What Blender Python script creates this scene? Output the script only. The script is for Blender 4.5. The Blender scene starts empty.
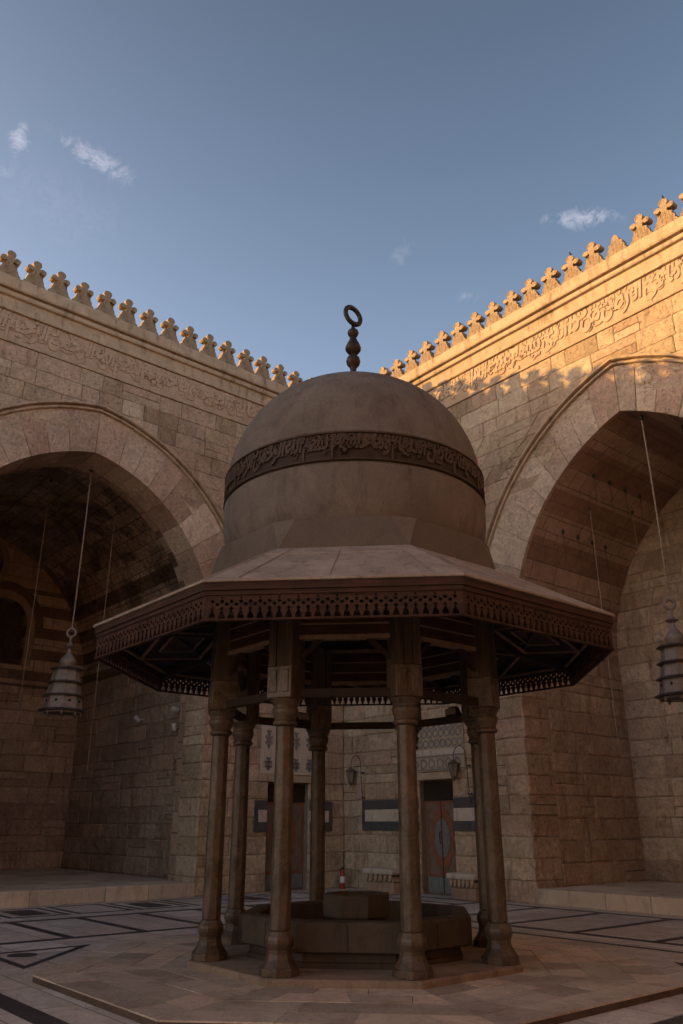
import bpy, bmesh, math, random, time
_T0 = time.time()
from math import sin, cos, pi, radians, acos, sqrt, atan2
from mathutils import Vector, Matrix
from mathutils.geometry import tessellate_polygon
random.seed(7)
S = bpy.context.scene
COL = S.collection
IDM = Matrix.Identity(4)

# ------------------------------------------------------------------ mesh helpers
class MB:
    """collects shapes in local coordinates, then links them as ONE mesh object"""
    def __init__(s):
        s.bm = bmesh.new(); s.uv = s.bm.loops.layers.uv.new('UVMap'); s.col = s.bm.loops.layers.float_color.new('tone'); s.custom = set()
    def face(s, pts, tone=None, uv=None):
        vs = [s.bm.verts.new(p) for p in pts]
        try: f = s.bm.faces.new(vs)
        except ValueError: return None
        if uv:
            for l, q in zip(f.loops, uv): l[s.uv].uv = q
            s.custom.add(f)
        t = tone if tone is not None else .5
        for l in f.loops: l[s.col] = (t, t, t, 1)
        return f
    def hexa(s, p, tone=None):
        for q in ((0,1,2,3),(7,6,5,4),(0,4,5,1),(1,5,6,2),(2,6,7,3),(3,7,4,0)): s.face([p[i] for i in q], tone)
    def box(s, x0, x1, y0, y1, z0, z1, tone=None):
        s.hexa([(x0,y0,z0),(x1,y0,z0),(x1,y1,z0),(x0,y1,z0),(x0,y0,z1),(x1,y0,z1),(x1,y1,z1),(x0,y1,z1)], tone)
    def bar(s, a, b, w, h, up=(0,0,1), tone=None):
        a, b = Vector(a), Vector(b); d = (b-a).normalized(); u = Vector(up)
        sd = d.cross(u).normalized(); u = sd.cross(d).normalized()
        sd *= w/2; u *= h/2
        s.hexa([a-sd-u, a+sd-u, b+sd-u, b-sd-u, a-sd+u, a+sd+u, b+sd+u, b-sd+u], tone)
    def plate(s, loops, n0, n1, tone=None, back=True):
        """loops in (s,z); solid between depths n0 and n1 along local y"""
        vl = [[Vector((p[0], p[1], 0)) for p in L] for L in loops]
        flat = [p for L in vl for p in L]
        tris = tessellate_polygon(vl)
        for t in tris:
            s.face([(flat[i].x, n0, flat[i].y) for i in t], tone)
            if back: s.face([(flat[i].x, n1, flat[i].y) for i in reversed(t)], tone)
        for L in vl:
            for i in range(len(L)):
                a, b = L[i], L[(i+1) % len(L)]
                s.face([(a.x,n0,a.y),(b.x,n0,b.y),(b.x,n1,b.y),(a.x,n1,a.y)], tone)
    def lathe(s, prof, n=32, c=(0,0), a0=0, caps=True, tone=None):
        rings = []
        for r, z in prof:
            rings.append([(c[0]+r*cos(a0+2*pi*k/n), c[1]+r*sin(a0+2*pi*k/n), z) for k in range(n)])
        for i in range(len(rings)-1):
            for k in range(n):
                m = (k+1) % n
                s.face([rings[i][k], rings[i][m], rings[i+1][m], rings[i+1][k]], tone)
        if caps:
            s.face(list(reversed(rings[0])), tone); s.face(rings[-1], tone)
    def tube(s, pts, r, n=8, tone=None):
        pts = [Vector(p) for p in pts]; rings = []
        for i, p in enumerate(pts):
            d = (pts[min(i+1, len(pts)-1)]-pts[max(i-1, 0)]).normalized()
            u = Vector((0,0,1)) if abs(d.z) < .9 else Vector((1,0,0))
            a = d.cross(u).normalized(); b = d.cross(a)
            rr = r[i] if isinstance(r, (list, tuple)) else r
            rings.append([p+a*rr*cos(2*pi*k/n)+b*rr*sin(2*pi*k/n) for k in range(n)])
        for i in range(len(rings)-1):
            for k in range(n):
                m = (k+1) % n
                s.face([rings[i][k], rings[i+1][k], rings[i+1][m], rings[i][m]], tone)
        s.face(rings[0], tone); s.face(list(reversed(rings[-1])), tone)
    def sweep(s, prof, path, closed=True):
        """prof list, path function: i-> list of 3D pts (one per profile point)"""
        rows = path
        for i in range(len(rows)-1):
            n = len(rows[i])
            for k in range(n if closed else n-1):
                m = (k+1) % n
                s.face([rows[i][k], rows[i][m], rows[i+1][m], rows[i+1][k]])
        if closed: s.face(rows[0]); s.face(list(reversed(rows[-1])))
    def torus(s, c, R, r, axis=(0,1,0), n=28, m=8, squash=1.0):
        ax = Vector(axis).normalized(); u = ax.orthogonal().normalized(); w = ax.cross(u); c = Vector(c)
        g = [[c+(u*cos(a)+w*sin(a))*(R+r*cos(b))+ax*r*sin(b) for b in [2*pi*j/m for j in range(m)]] for a in [2*pi*i/n for i in range(n)]]
        for i in range(n):
            for j in range(m):
                s.face([g[i][j], g[(i+1)%n][j], g[(i+1)%n][(j+1)%m], g[i][(j+1)%m]])
    def build(s, name, mat, parent=None, M=IDM, smooth=False, bevel=0, weld=True, auto=None):
        bm = s.bm
        bm.normal_update()
        for f in bm.faces:
            if f in s.custom: continue
            n = f.normal; ax = max(range(3), key=lambda i: abs(n[i]))
            for l in f.loops:
                p = l.vert.co
                l[s.uv].uv = (p.x, p.z) if ax == 1 else ((p.y, p.z) if ax == 0 else (p.x, p.y))
        if weld: bmesh.ops.remove_doubles(bm, verts=bm.verts, dist=1e-5)
        bmesh.ops.transform(bm, matrix=M, verts=bm.verts)
        bmesh.ops.recalc_face_normals(bm, faces=bm.faces)
        me = bpy.data.meshes.new(name); 
        if parent is not None:
            off = parent.matrix_basis.translation if parent.parent is None else Vector((0,0,0))
            if M is not IDM: bmesh.ops.translate(bm, vec=-off, verts=bm.verts)
        bm.to_mesh(me); bm.free()
        me.materials.append(mat)
        if smooth or auto:
            for p in me.polygons: p.use_smooth = True
            if auto:
                try: me.set_sharp_from_angle(angle=radians(auto))
                except Exception: pass
        o = bpy.data.objects.new(name, me); COL.objects.link(o)
        if parent is not None: o.parent = parent
        if bevel:
            b = o.modifiers.new('bevel', 'BEVEL'); b.width = bevel; b.segments = 2; b.limit_method = 'ANGLE'; b.angle_limit = radians(35)
        return o

def tag(o, label=None, cat=None, group=None, kind=None):
    if label: o['label'] = label
    if cat: o['category'] = cat
    if group: o['group'] = group
    if kind: o['kind'] = kind
    return o
def thing(name, loc, label, cat, group=None, rz=0):
    o = bpy.data.objects.new(name, None); COL.objects.link(o); o.location = loc; o.rotation_euler = (0,0,rz)
    o.empty_display_size = .2
    return tag(o, label, cat, group)
def copy_part(o, parent, **kw):
    c = o.copy(); COL.objects.link(c); c.parent = parent
    for ch in list(o.children):
        copy_part(ch, c)
    return c

# ------------------------------------------------------------------ node helpers
class NT:
    def __init__(s, nt): s.nt = nt; s.N = nt.nodes; s.L = nt.links
    def put(s, sock, v):
        if isinstance(v, bpy.types.NodeSocket): s.L.new(v, sock)
        elif v is not None:
            try: sock.default_value = v
            except Exception: sock.default_value = (*v, 1)
    def m(s, op, a, b=None, c=None, clamp=False):
        n = s.N.new('ShaderNodeMath'); n.operation = op; n.use_clamp = clamp
        s.put(n.inputs[0], a)
        if b is not None: s.put(n.inputs[1], b)
        if c is not None: s.put(n.inputs[2], c)
        return n.outputs[0]
    def xyz(s, x, y, z=0.0):
        n = s.N.new('ShaderNodeCombineXYZ'); s.put(n.inputs[0], x); s.put(n.inputs[1], y); s.put(n.inputs[2], z); return n.outputs[0]
    def sep(s, v):
        n = s.N.new('ShaderNodeSeparateXYZ'); s.put(n.inputs[0], v); return n.outputs
    def vm(s, op, a, b):
        n = s.N.new('ShaderNodeVectorMath'); n.operation = op; s.put(n.inputs[0], a); s.put(n.inputs[1], b); return n.outputs['Value'] if op == 'DOT_PRODUCT' else n.outputs[0]
    def noise(s, vec, scale, detail=4, rough=.55, dist=0):
        n = s.N.new('ShaderNodeTexNoise'); s.put(n.inputs['Vector'], vec)
        n.inputs['Scale'].default_value = scale; n.inputs['Detail'].default_value = detail; n.inputs['Roughness'].default_value = rough; n.inputs['Distortion'].default_value = dist
        return n.outputs['Fac']
    def white(s, vec):
        n = s.N.new('ShaderNodeTexWhiteNoise'); n.noise_dimensions = '3D'; s.put(n.inputs['Vector'], vec); return n.outputs['Value']
    def ramp(s, fac, stops, interp='LINEAR'):
        n = s.N.new('ShaderNodeValToRGB'); n.color_ramp.interpolation = interp; s.put(n.inputs[0], fac)
        e = n.color_ramp.elements
        while len(e) < len(stops): e.new(.5)
        for i, (p, c) in enumerate(stops):
            e[i].position = p; e[i].color = (*c, 1) if len(c) == 3 else c
        return n.outputs[0]
    def mr(s, v, a, b, c=0., d=1., smooth=False):
        n = s.N.new('ShaderNodeMapRange'); n.clamp = True
        if smooth: n.interpolation_type = 'SMOOTHSTEP'
        s.put(n.inputs[0], v)
        for i, q in enumerate((a, b, c, d)): s.put(n.inputs[i+1], q)
        return n.outputs[0]
    def mix(s, fac, a, b, mode='MIX'):
        n = s.N.new('ShaderNodeMix'); n.data_type = 'RGBA'; n.blend_type = mode
        s.put(n.inputs[0], fac); s.put(n.inputs[6], a if isinstance(a, bpy.types.NodeSocket) else (*a, 1)); s.put(n.inputs[7], b if isinstance(b, bpy.types.NodeSocket) else (*b, 1))
        return n.outputs[2]
    def grey(s, v): return s.xyz(v, v, v)

def newmat(name):
    m = bpy.data.materials.new(name); m.use_nodes = True
    t = NT(m.node_tree); b = t.N['Principled BSDF']
    b.inputs['Specular IOR Level'].default_value = .25
    return m, t, b
def bumpto(t, b, h, strength, dist):
    n = t.N.new('ShaderNodeBump'); n.inputs['Strength'].default_value = strength; n.inputs['Distance'].default_value = dist
    t.put(n.inputs['Height'], h); t.L.new(n.outputs[0], b.inputs['Normal'])

def masonry(name, cols, h=.45, L=.85, stripes=None, pits=.5, mortar=(.19,.14,.105), gap=.0045, rough_bump=.5, soot=None, offset=0., stain=.35, uvrot=False):
    m, t, b = newmat(name)
    uvn = t.N.new('ShaderNodeUVMap'); uvn.uv_map = 'UVMap'
    pos = t.N.new('ShaderNodeNewGeometry').outputs['Position']
    u, v, _ = t.sep(uvn.outputs[0])
    if uvrot: u, v = v, u
    w = t.noise(pos, .9, 2)
    v1 = t.m('ADD', v, t.m('MULTIPLY', t.m('SINE', t.m('MULTIPLY', v, 2.1)), .07))
    v2 = t.m('ADD', v1, t.m('MULTIPLY', t.m('SUBTRACT', w, .5), .05))
    wob = t.m('MULTIPLY', t.m('SUBTRACT', t.noise(pos, 9., 3), .5), .022)
    v2 = t.m('ADD', v2, wob); u2 = t.m('ADD', u, wob)
    vr = t.m('DIVIDE', t.m('ADD', v2, 50+offset), h); row = t.m('FLOOR', vr); fv = t.m('FRACT', vr)
    r1 = t.white(t.xyz(row, 3.3)); r2 = t.white(t.xyz(row, 9.1))
    Lr = t.m('MULTIPLY', t.m('ADD', t.m('MULTIPLY', r1, .7), .65), L)
    ur = t.m('ADD', t.m('DIVIDE', t.m('ADD', u2, 60), Lr), t.m('MULTIPLY', r2, 17))
    col = t.m('FLOOR', ur); fu = t.m('FRACT', ur)
    # some blocks split again
    sp = t.m('GREATER_THAN', t.white(t.xyz(col, row, 5)), .72)
    fu2 = t.m('FRACT', t.m('MULTIPLY', fu, t.m('ADD', sp, 1)))
    idn = t.white(t.xyz(t.m('ADD', col, t.m('MULTIPLY', t.m('FLOOR', t.m('MULTIPLY', fu, t.m('ADD', sp, 1))), .37)), row, 1))
    id2 = t.white(t.xyz(col, row, 2))
    Lr2 = t.m('DIVIDE', Lr, t.m('ADD', sp, 1))
    du = t.m('MULTIPLY', t.m('MINIMUM', fu2, t.m('SUBTRACT', 1., fu2)), Lr2)
    dv = t.m('MULTIPLY', t.m('MINIMUM', fv, t.m('SUBTRACT', 1., fv)), h)
    d = t.m('MINIMUM', du, dv)
    ero = t.noise(pos, 3.3, 4, .6)
    g = t.m('ADD', gap*.4, t.m('MULTIPLY', t.mr(ero, .38, .72), gap*2.6))
    mor = t.mr(d, g, t.m('ADD', g, .012), 0, 1, True)          # 0 in joint, 1 on stone
    cramp = t.ramp(idn, [(i/(len(cols)-1), c) for i, c in enumerate(cols)])
    if stripes:
        z0, z1, per, dk, lt = stripes
        z = t.sep(pos)[2]
        band = t.m('GREATER_THAN', t.m('FRACT', t.m('DIVIDE', t.m('ADD', z if z1 < 50 else v, 30.), per)), .5)
        inz = t.m('MULTIPLY', t.m('GREATER_THAN', z, z0), t.m('LESS_THAN', z, z1))
        sc = t.mix(band, t.mix(t.m('MULTIPLY', idn, .5), lt, cramp), t.mix(t.m('MULTIPLY', idn, .35), dk, cramp))
        cramp = t.mix(inz, cramp, sc)
    n1 = t.noise(pos, .55, 5, .6); n2 = t.noise(pos, 5.5, 6, .65); n3 = t.noise(pos, 34, 4, .6)
    c = t.mix(stain, cramp, t.mix(t.mr(n1, .3, .7), (.42,.36,.32), (1.0,.98,.95)), 'MULTIPLY')
    c = t.mix(.7, c, t.grey(t.mr(n2, .25, .75, .62, 1.22)), 'MULTIPLY')
    c = t.mix(.4, c, t.grey(t.mr(n3, .3, .7, .7, 1.2)), 'MULTIPLY')
    # patches of pale patina and dark grime
    pat = t.mr(t.noise(t.vm('ADD', pos, (7.,3.,1.)), 1.6, 6, .7), .60, .72)
    c = t.mix(t.m('MULTIPLY', pat, .35), c, (.50,.44,.38))
    gr = t.mr(t.noise(t.vm('MULTIPLY', pos, (1.6,1.6,.35)), 2.2, 5, .7), .56, .74)
    c = t.mix(t.m('MULTIPLY', gr, .55), c, t.mix(1., c, (.40,.33,.28), 'MULTIPLY'))
    c = t.mix(t.m('SUBTRACT', 1., mor), c, mortar)
    if soot:
        sm = t.mr(t.noise(pos, .5, 5, .65, 1.), soot[0], soot[1])
        c = t.mix(t.m('MULTIPLY', sm, soot[2]), c, (.045,.032,.025))
    t.put(b.inputs['Base Color'], c); b.inputs['Roughness'].default_value = .92
    hole = t.mr(t.noise(pos, 7.5, 5, .7), .30, .45)
    hh = t.m('ADD', t.m('MULTIPLY', mor, 1.), t.m('MULTIPLY', id2, .5))
    hh = t.m('ADD', hh, t.m('MULTIPLY', hole, pits)); hh = t.m('ADD', hh, t.m('MULTIPLY', n2, .9)); hh = t.m('ADD', hh, t.m('MULTIPLY', n3, .25))
    bumpto(t, b, hh, rough_bump, .03)
    return m

def stone(name, a, bcol, rough=.9, scale=2.5, bump=.35, grain=40, dirt=(.3,.24,.2), dirt_amt=.5, dist=.012, tone_amt=0., veins=0.):
    m, t, b = newmat(name)
    pos = t.N.new('ShaderNodeTexCoord').outputs['Object']
    n1 = t.noise(pos, scale, 6, .62, .6); n2 = t.noise(pos, grain, 4, .6); n3 = t.noise(t.vm('MULTIPLY', pos, (1,1,.3)), scale*2.3, 5, .7)
    c = t.mix(t.mr(n1, .3, .7), a, bcol)
    if tone_amt:
        at = t.N.new('ShaderNodeAttribute'); at.attribute_name = 'tone'
        tv = at.outputs['Fac']
        c = t.mix(1., c, t.grey(t.mr(tv, 0, 1, 1-tone_amt, 1+tone_amt)), 'MULTIPLY')
        c = t.mix(t.mr(tv, .62, 1., 0, tone_amt*.9), c, t.mix(1., c, (1.05,.78,.62), 'MULTIPLY'))
    c = t.mix(t.m('MULTIPLY', t.mr(n3, .52, .72), dirt_amt), c, t.mix(1., c, dirt, 'MULTIPLY'))
    c = t.mix(.5, c, t.grey(t.mr(n2, .3, .7, .75, 1.2)), 'MULTIPLY')
    if veins:
        vn = t.m('ABSOLUTE', t.m('SUBTRACT', t.noise(t.vm('MULTIPLY', pos, (1.,1.,1.)), 1.7, 6, .7, 2.2), .5))
        c = t.mix(t.m('MULTIPLY', t.mr(vn, .0, .03, 1, 0), veins), c, (.12,.10,.10))
    t.put(b.inputs['Base Color'], c); b.inputs['Roughness'].default_value = rough
    bumpto(t, b, t.m('ADD', t.m('MULTIPLY', n2, .5), t.m('ADD', n1, t.mr(n3, .5, .7))), bump, dist)
    return m

def wood(name, a, bcol, rough=.75, axis=0, sc=1.0):
    m, t, b = newmat(name)
    pos = t.N.new('ShaderNodeTexCoord').outputs['Object']
    st = [(14,14,14)]*3; k = [30*sc, 30*sc, 30*sc]; k[axis] = 2.*sc
    g = t.noise(t.vm('MULTIPLY', pos, tuple(k)), 1., 5, .6, .5); n = t.noise(pos, 1.8, 5, .6)
    c = t.mix(t.mr(g, .3, .7), a, bcol); c = t.mix(.8, c, t.grey(t.mr(n, .3, .7, .5, 1.3)), 'MULTIPLY')
    t.put(b.inputs['Base Color'], c); b.inputs['Roughness'].default_value = rough
    bumpto(t, b, g, .4, .004)
    return m
def plain(name, c, rough=.6, metal=0.):
    m, t, b = newmat(name)
    pos = t.N.new('ShaderNodeTexCoord').outputs['Object']; n = t.noise(pos, 8, 5, .6)
    t.put(b.inputs['Base Color'], t.mix(.6, c, t.grey(t.mr(n, .3, .7, .6, 1.25)), 'MULTIPLY')); b.inputs['Roughness'].default_value = rough; b.inputs['Metallic'].default_value = metal
    return m

WALLC = [(.34,.235,.165),(.44,.325,.235),(.39,.255,.185),(.52,.395,.29),(.31,.205,.15),(.46,.335,.245),(.41,.27,.205)]
M_wall = masonry('limestone_masonry', WALLC, h=.47, L=1.05, stain=.6, rough_bump=.75)
M_iwanL = masonry('sooty_masonry', [(.36,.25,.18),(.46,.33,.24),(.40,.27,.20),(.52,.38,.28)], h=.46, L=.95, stripes=(5.95,9.3,.76,(.14,.09,.07),(.50,.40,.32)), soot=(.5,.8,.4), offset=.1, pits=.9, rough_bump=.7)
M_vaultL = masonry('crumbling_vault', [(.34,.255,.19),(.58,.46,.36),(.44,.335,.25)], h=.38, L=.8, stripes=(5.95,8.9,.76,(.14,.085,.065),(.64,.52,.42)), soot=(.46,.60,.65), pits=2.4, rough_bump=1., stain=.6)
M_iwanR = masonry('iwan_masonry', [(.36,.25,.175),(.46,.33,.235),(.40,.28,.20),(.50,.37,.265)], h=.46, L=.95, soot=(.5,.8,.35))
M_vaultR = masonry('banded_vault', [(.42,.29,.205),(.50,.36,.26),(.45,.31,.22)], h=.42, L=1.3, stripes=(5.7,99,1.26,(.33,.205,.14),(.52,.38,.28)), soot=(.5,.8,.3))
M_blockold = stone('voussoir_limestone', (.36,.265,.20), (.45,.335,.255), tone_amt=.28, scale=1.6, dirt_amt=.35)
M_block = stones_mat_fwd = None
M_mortar = stone('lime_mortar', (.20,.145,.105), (.27,.20,.15), scale=3)
def stones_mat(name, cols, k=1.0):
    m, t, b = newmat(name)
    pos = t.N.new('ShaderNodeNewGeometry').outputs['Position']
    at = t.N.new('ShaderNodeAttribute'); at.attribute_name = 'tone'; tv = at.outputs['Fac']
    c = t.ramp(tv, [(i/(len(cols)-1), q) for i, q in enumerate(cols)])
    pp = t.vm('ADD', pos, t.xyz(t.m('MULTIPLY', tv, 31.), t.m('MULTIPLY', tv, 17.), t.m('MULTIPLY', tv, 7.)))
    n0 = t.noise(pos, .45, 5, .6); n1 = t.noise(pp, 2.2, 7, .68, .8); n2 = t.noise(pp, 11, 6, .7); n3 = t.noise(pos, 45, 4, .6)
    c = t.mix(.45, c, t.mix(t.mr(n0, .32, .68), (.6,.5,.43), (1.1,1.07,1.03)), 'MULTIPLY')
    c = t.mix(.6, c, t.grey(t.mr(n1, .28, .72, .6, 1.3)), 'MULTIPLY')
    c = t.mix(.85, c, t.grey(t.mr(n2, .28, .72, .66, 1.28)), 'MULTIPLY')
    c = t.mix(.5, c, t.grey(t.mr(n3, .3, .7, .72, 1.22)), 'MULTIPLY')
    pat = t.mr(t.noise(t.vm('ADD', pos, (7.,3.,1.)), 1.9, 7, .72), .58, .70)
    c = t.mix(t.m('MULTIPLY', pat, .4*k), c, (.50,.43,.37))
    gr = t.mr(t.noise(t.vm('MULTIPLY', pos, (2.2,2.2,.4)), 1.8, 6, .72), .54, .70)
    c = t.mix(t.m('MULTIPLY', gr, .7*k), c, t.mix(1., c, (.40,.33,.28), 'MULTIPLY'))
    pit = t.mr(t.noise(pos, 16, 5, .75), .33, .42, 1, 0)
    c = t.mix(t.m('MULTIPLY', pit, .5), c, t.mix(1., c, (.35,.28,.24), 'MULTIPLY'))  # pit shade put into the colour too, as bump shading is faint
    t.put(b.inputs['Base Color'], c); b.inputs['Roughness'].default_value = .93
    hh = t.m('ADD', t.m('MULTIPLY', n1, .8), t.m('ADD', t.m('MULTIPLY', n2, .8), t.m('ADD', t.m('MULTIPLY', n3, .3), t.m('MULTIPLY', t.m('SUBTRACT', 1., pit), .6))))
    bumpto(t, b, hh, .8, .035)
    return m
M_stones = stones_mat('limestone_blocks', [(.39,.30,.20),(.52,.42,.30),(.43,.31,.22),(.58,.48,.35),(.35,.265,.18),(.52,.41,.29),(.46,.33,.245),(.55,.45,.33)])
M_block = stones_mat('voussoir_limestone', [(.41,.28,.21),(.60,.50,.39),(.44,.30,.225),(.63,.53,.42),(.36,.25,.185),(.56,.45,.345)], .4)
M_stonesR = stones_mat('brown_iwan_blocks', [(.42,.315,.215),(.53,.415,.30),(.45,.33,.235),(.58,.46,.34),(.38,.28,.195)])
M_stonesL = stones_mat('sooty_iwan_blocks', [(.36,.28,.215),(.46,.365,.285),(.32,.24,.18),(.50,.40,.31)], 1.2)
M_trim = stone('moulded_limestone', (.35,.262,.178), (.48,.368,.26), scale=2.1, dirt_amt=.75, bump=.6)
M_merlon = stone('darkened_merlon_stone', (.20,.145,.095), (.37,.275,.18), scale=3.5, dirt=(.35,.28,.24), dirt_amt=.8, bump=.6, dist=.03)  # weathered stains, and base colour darkened for the back-lit look
M_frieze = stone('carved_limestone', (.36,.26,.18), (.47,.35,.25), scale=3, dirt_amt=.4)
M_carve = stone('carved_letter_limestone', (.38,.275,.19), (.49,.365,.26), scale=3, dirt_amt=.3)
M_plat = stone('platform_limestone', (.48,.38,.28), (.60,.50,.39), scale=1.2, tone_amt=.15, dirt_amt=.5)
M_slab = stone('marble_slab', (.38,.32,.26), (.53,.465,.39), rough=.55, scale=1.1, tone_amt=.3, bump=.2, dirt_amt=.6, dirt=(.5,.38,.3), veins=.4)
M_plinth = stone('plinth_stone', (.17,.125,.09), (.26,.20,.15), scale=2)
M_edge = stone('platform_edge_stone', (.06,.042,.032), (.10,.072,.055))
M_dark = stone('black_marble_inlay', (.045,.042,.045), (.085,.078,.078), rough=.5, scale=2, bump=.1, dirt=(.7,.6,.5), dirt_amt=.3)
M_colm = stone('brown_marble_column', (.040,.028,.018), (.115,.080,.052), rough=.38, scale=4.5, bump=.3, dirt_amt=.7, veins=.5)
M_basin = stone('basin_marble', (.038,.029,.022), (.075,.058,.044), rough=.6, scale=2., bump=.2, dirt_amt=.6)
M_dome = stone('dome_plaster', (.110,.094,.080), (.175,.152,.130), scale=1.6, bump=.6, veins=.5, dirt_amt=.8, dirt=(.5,.44,.40))
M_roof = stone('roof_lead_sheet', (.20,.165,.14), (.33,.28,.24), rough=.75, scale=2.2, bump=.4, dirt_amt=.7, dirt=(.5,.42,.36), dist=.03)
M_band = stone('dark_carved_band', (.024,.015,.010), (.044,.028,.020), rough=.7, scale=4, bump=.3)
M_bandl = stone('band_letters', (.042,.027,.019), (.072,.049,.035), rough=.6, scale=4, bump=.3)
M_wood = wood('red_brown_wood', (.018,.009,.006), (.060,.027,.018), axis=1)
M_woodd = wood('dark_wood', (.018,.011,.008), (.034,.021,.015), axis=1)
M_woodl = wood('worn_pale_wood', (.14,.095,.07), (.20,.145,.105), axis=0)
M_post = wood('post_wood', (.04,.029,.021), (.085,.062,.045), axis=2)
M_iron = plain('black_iron', (.07,.056,.045), .7, .3)
M_bracket = plain('brown_bracket_iron', (.11,.09,.072), .7, .2)
M_lamp = plain('grey_brass', (.23,.19,.16), .55, .25)
M_lampd = plain('dark_brass', (.10,.085,.075), .5, .3)
M_fin = plain('bronze_finial', (.05,.036,.028), .5, .5)
M_rope = plain('chain_metal', (.34,.26,.20), .7, .1)
M_white = plain('white_paint', (.62,.6,.57), .5)
M_red = plain('red_paint', (.30,.04,.03), .4)
M_black = plain('black_plastic', (.02,.02,.02), .5)
M_door = stone('door_leather_brown', (.16,.105,.075), (.21,.15,.115), scale=5)
M_orange = stone('door_orange_ornament', (.20,.078,.045), (.26,.11,.062), scale=6)
M_med = stone('door_grey_medallion', (.16,.145,.135), (.23,.21,.19), scale=22, dirt_amt=.8)
M_teal = stone('door_teal_panel', (.14,.155,.14), (.19,.205,.18), scale=6)
M_ablk = stone('dark_ablaq_marble', (.06,.057,.056), (.095,.09,.087), scale=4, rough=.6)
M_awht = stone('white_ablaq_marble', (.46,.39,.32), (.57,.49,.41), scale=3, rough=.6)
M_inlay = stone('blue_grey_inlay', (.17,.165,.165), (.24,.23,.225), scale=6)
M_void = plain('painted_window_void', (.06,.05,.042), .9)  # darkness of the window openings put into the colour
M_glass = plain('lantern_glass', (.20,.17,.14), .2)

# paved court floor: slabs of veined marble
def floor_mat():
    m, t, b = newmat('courtyard_marble')
    pos = t.N.new('ShaderNodeNewGeometry').outputs['Position']
    x, y, z = t.sep(pos)
    r = t.m('DIVIDE', t.m('ADD', y, 100.), .78); row = t.m('FLOOR', r); fv = t.m('FRACT', r)
    q = t.m('ADD', t.m('DIVIDE', t.m('ADD', x, 100.), 1.15), t.m('MULTIPLY', t.white(t.xyz(row, 1.)), 7)); col = t.m('FLOOR', q); fu = t.m('FRACT', q)
    idn = t.white(t.xyz(col, row, 4.))
    d = t.m('MINIMUM', t.m('MULTIPLY', t.m('MINIMUM', fu, t.m('SUBTRACT', 1., fu)), 1.15), t.m('MULTIPLY', t.m('MINIMUM', fv, t.m('SUBTRACT', 1., fv)), .78))
    mor = t.mr(d, .003, .008)
    off = t.xyz(t.m('MULTIPLY', idn, 40), t.m('MULTIPLY', idn, 17), idn)
    pp = t.vm('ADD', pos, off)
    n1 = t.noise(pp, 1.3, 7, .65, 1.5); n2 = t.noise(pos, 6, 6, .7); n3 = t.noise(pos, .35, 4, .6)
    c = t.ramp(idn, [(0, (.49,.45,.405)), (.4, (.58,.54,.49)), (.75, (.51,.435,.37)), (1, (.65,.61,.56))])
    c = t.mix(.7, c, t.grey(t.mr(n1, .3, .7, .72, 1.2)), 'MULTIPLY')
    vn = t.m('ABSOLUTE', t.m('SUBTRACT', t.noise(pp, 1.1, 6, .75, 2.5), .5))
    c = t.mix(t.mr(vn, 0, .02, .4, 0), c, (.13,.12,.125))
    c = t.mix(t.mr(n2, .55, .8, 0, .5), c, (.15,.115,.09))
    c = t.mix(t.mr(n3, .5, .7, 0, .4), c, (.20,.155,.125))
    c = t.mix(mor, (.07,.055,.045), c)
    t.put(b.inputs['Base Color'], c); t.put(b.inputs['Roughness'], t.mr(n2, .3, .7, .42, .7))
    bumpto(t, b, t.m('ADD', t.m('MULTIPLY', mor, .6), t.m('MULTIPLY', n2, .3)), .25, .01)
    return m
M_floor = floor_mat()

# ------------------------------------------------------------------ Arabic lettering (presentation forms)
AR = {'ا':(0xFE8D,2),'ب':(0xFE8F,4),'ة':(0xFE93,2),'ت':(0xFE95,4),'ث':(0xFE99,4),'ج':(0xFE9D,4),'ح':(0xFEA1,4),'خ':(0xFEA5,4),'د':(0xFEA9,2),'ذ':(0xFEAB,2),
 'ر':(0xFEAD,2),'ز':(0xFEAF,2),'س':(0xFEB1,4),'ش':(0xFEB5,4),'ص':(0xFEB9,4),'ض':(0xFEBD,4),'ط':(0xFEC1,4),'ظ':(0xFEC5,4),'ع':(0xFEC9,4),'غ':(0xFECD,4),
 'ف':(0xFED1,4),'ق':(0xFED5,4),'ك':(0xFED9,4),'ل':(0xFEDD,4),'م':(0xFEE1,4),'ن':(0xFEE5,4),'ه':(0xFEE9,4),'و':(0xFEED,2),'ي':(0xFEF1,4),'ى':(0xFEEF,2),'ء':(0xFE80,1)}
def shape(txt):
    out = []
    w = [c for c in txt]
    for i, ch in enumerate(w):
        if ch not in AR: out.append(ch); continue
        base, n = AR[ch]
        pj = i > 0 and w[i-1] in AR and AR[w[i-1]][1] == 4
        nj = n == 4 and i+1 < len(w) and w[i+1] in AR and AR[w[i+1]][1] > 1
        if n == 1: k = 0
        elif n == 2: k = 1 if pj else 0
        else: k = 3 if (pj and nj) else (1 if pj else (2 if nj else 0))
        out.append(chr(base+k))
    return ''.join(reversed(out))
VERSE = ['بسم الله الرحمن الرحيم الله لا اله الا هو الحي القيوم لا تاخذه سنة ولا نوم', 'له ما في السموات وما في الارض من ذا الذي يشفع عنده الا باذنه يعلم ما بين ايديهم وما خلفهم',
         'ولا يحيطون بشيء من علمه الا بما شاء وسع كرسيه السموات والارض ولا يوده حفظهما وهو العلي العظيم']
_LC = {}
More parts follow.
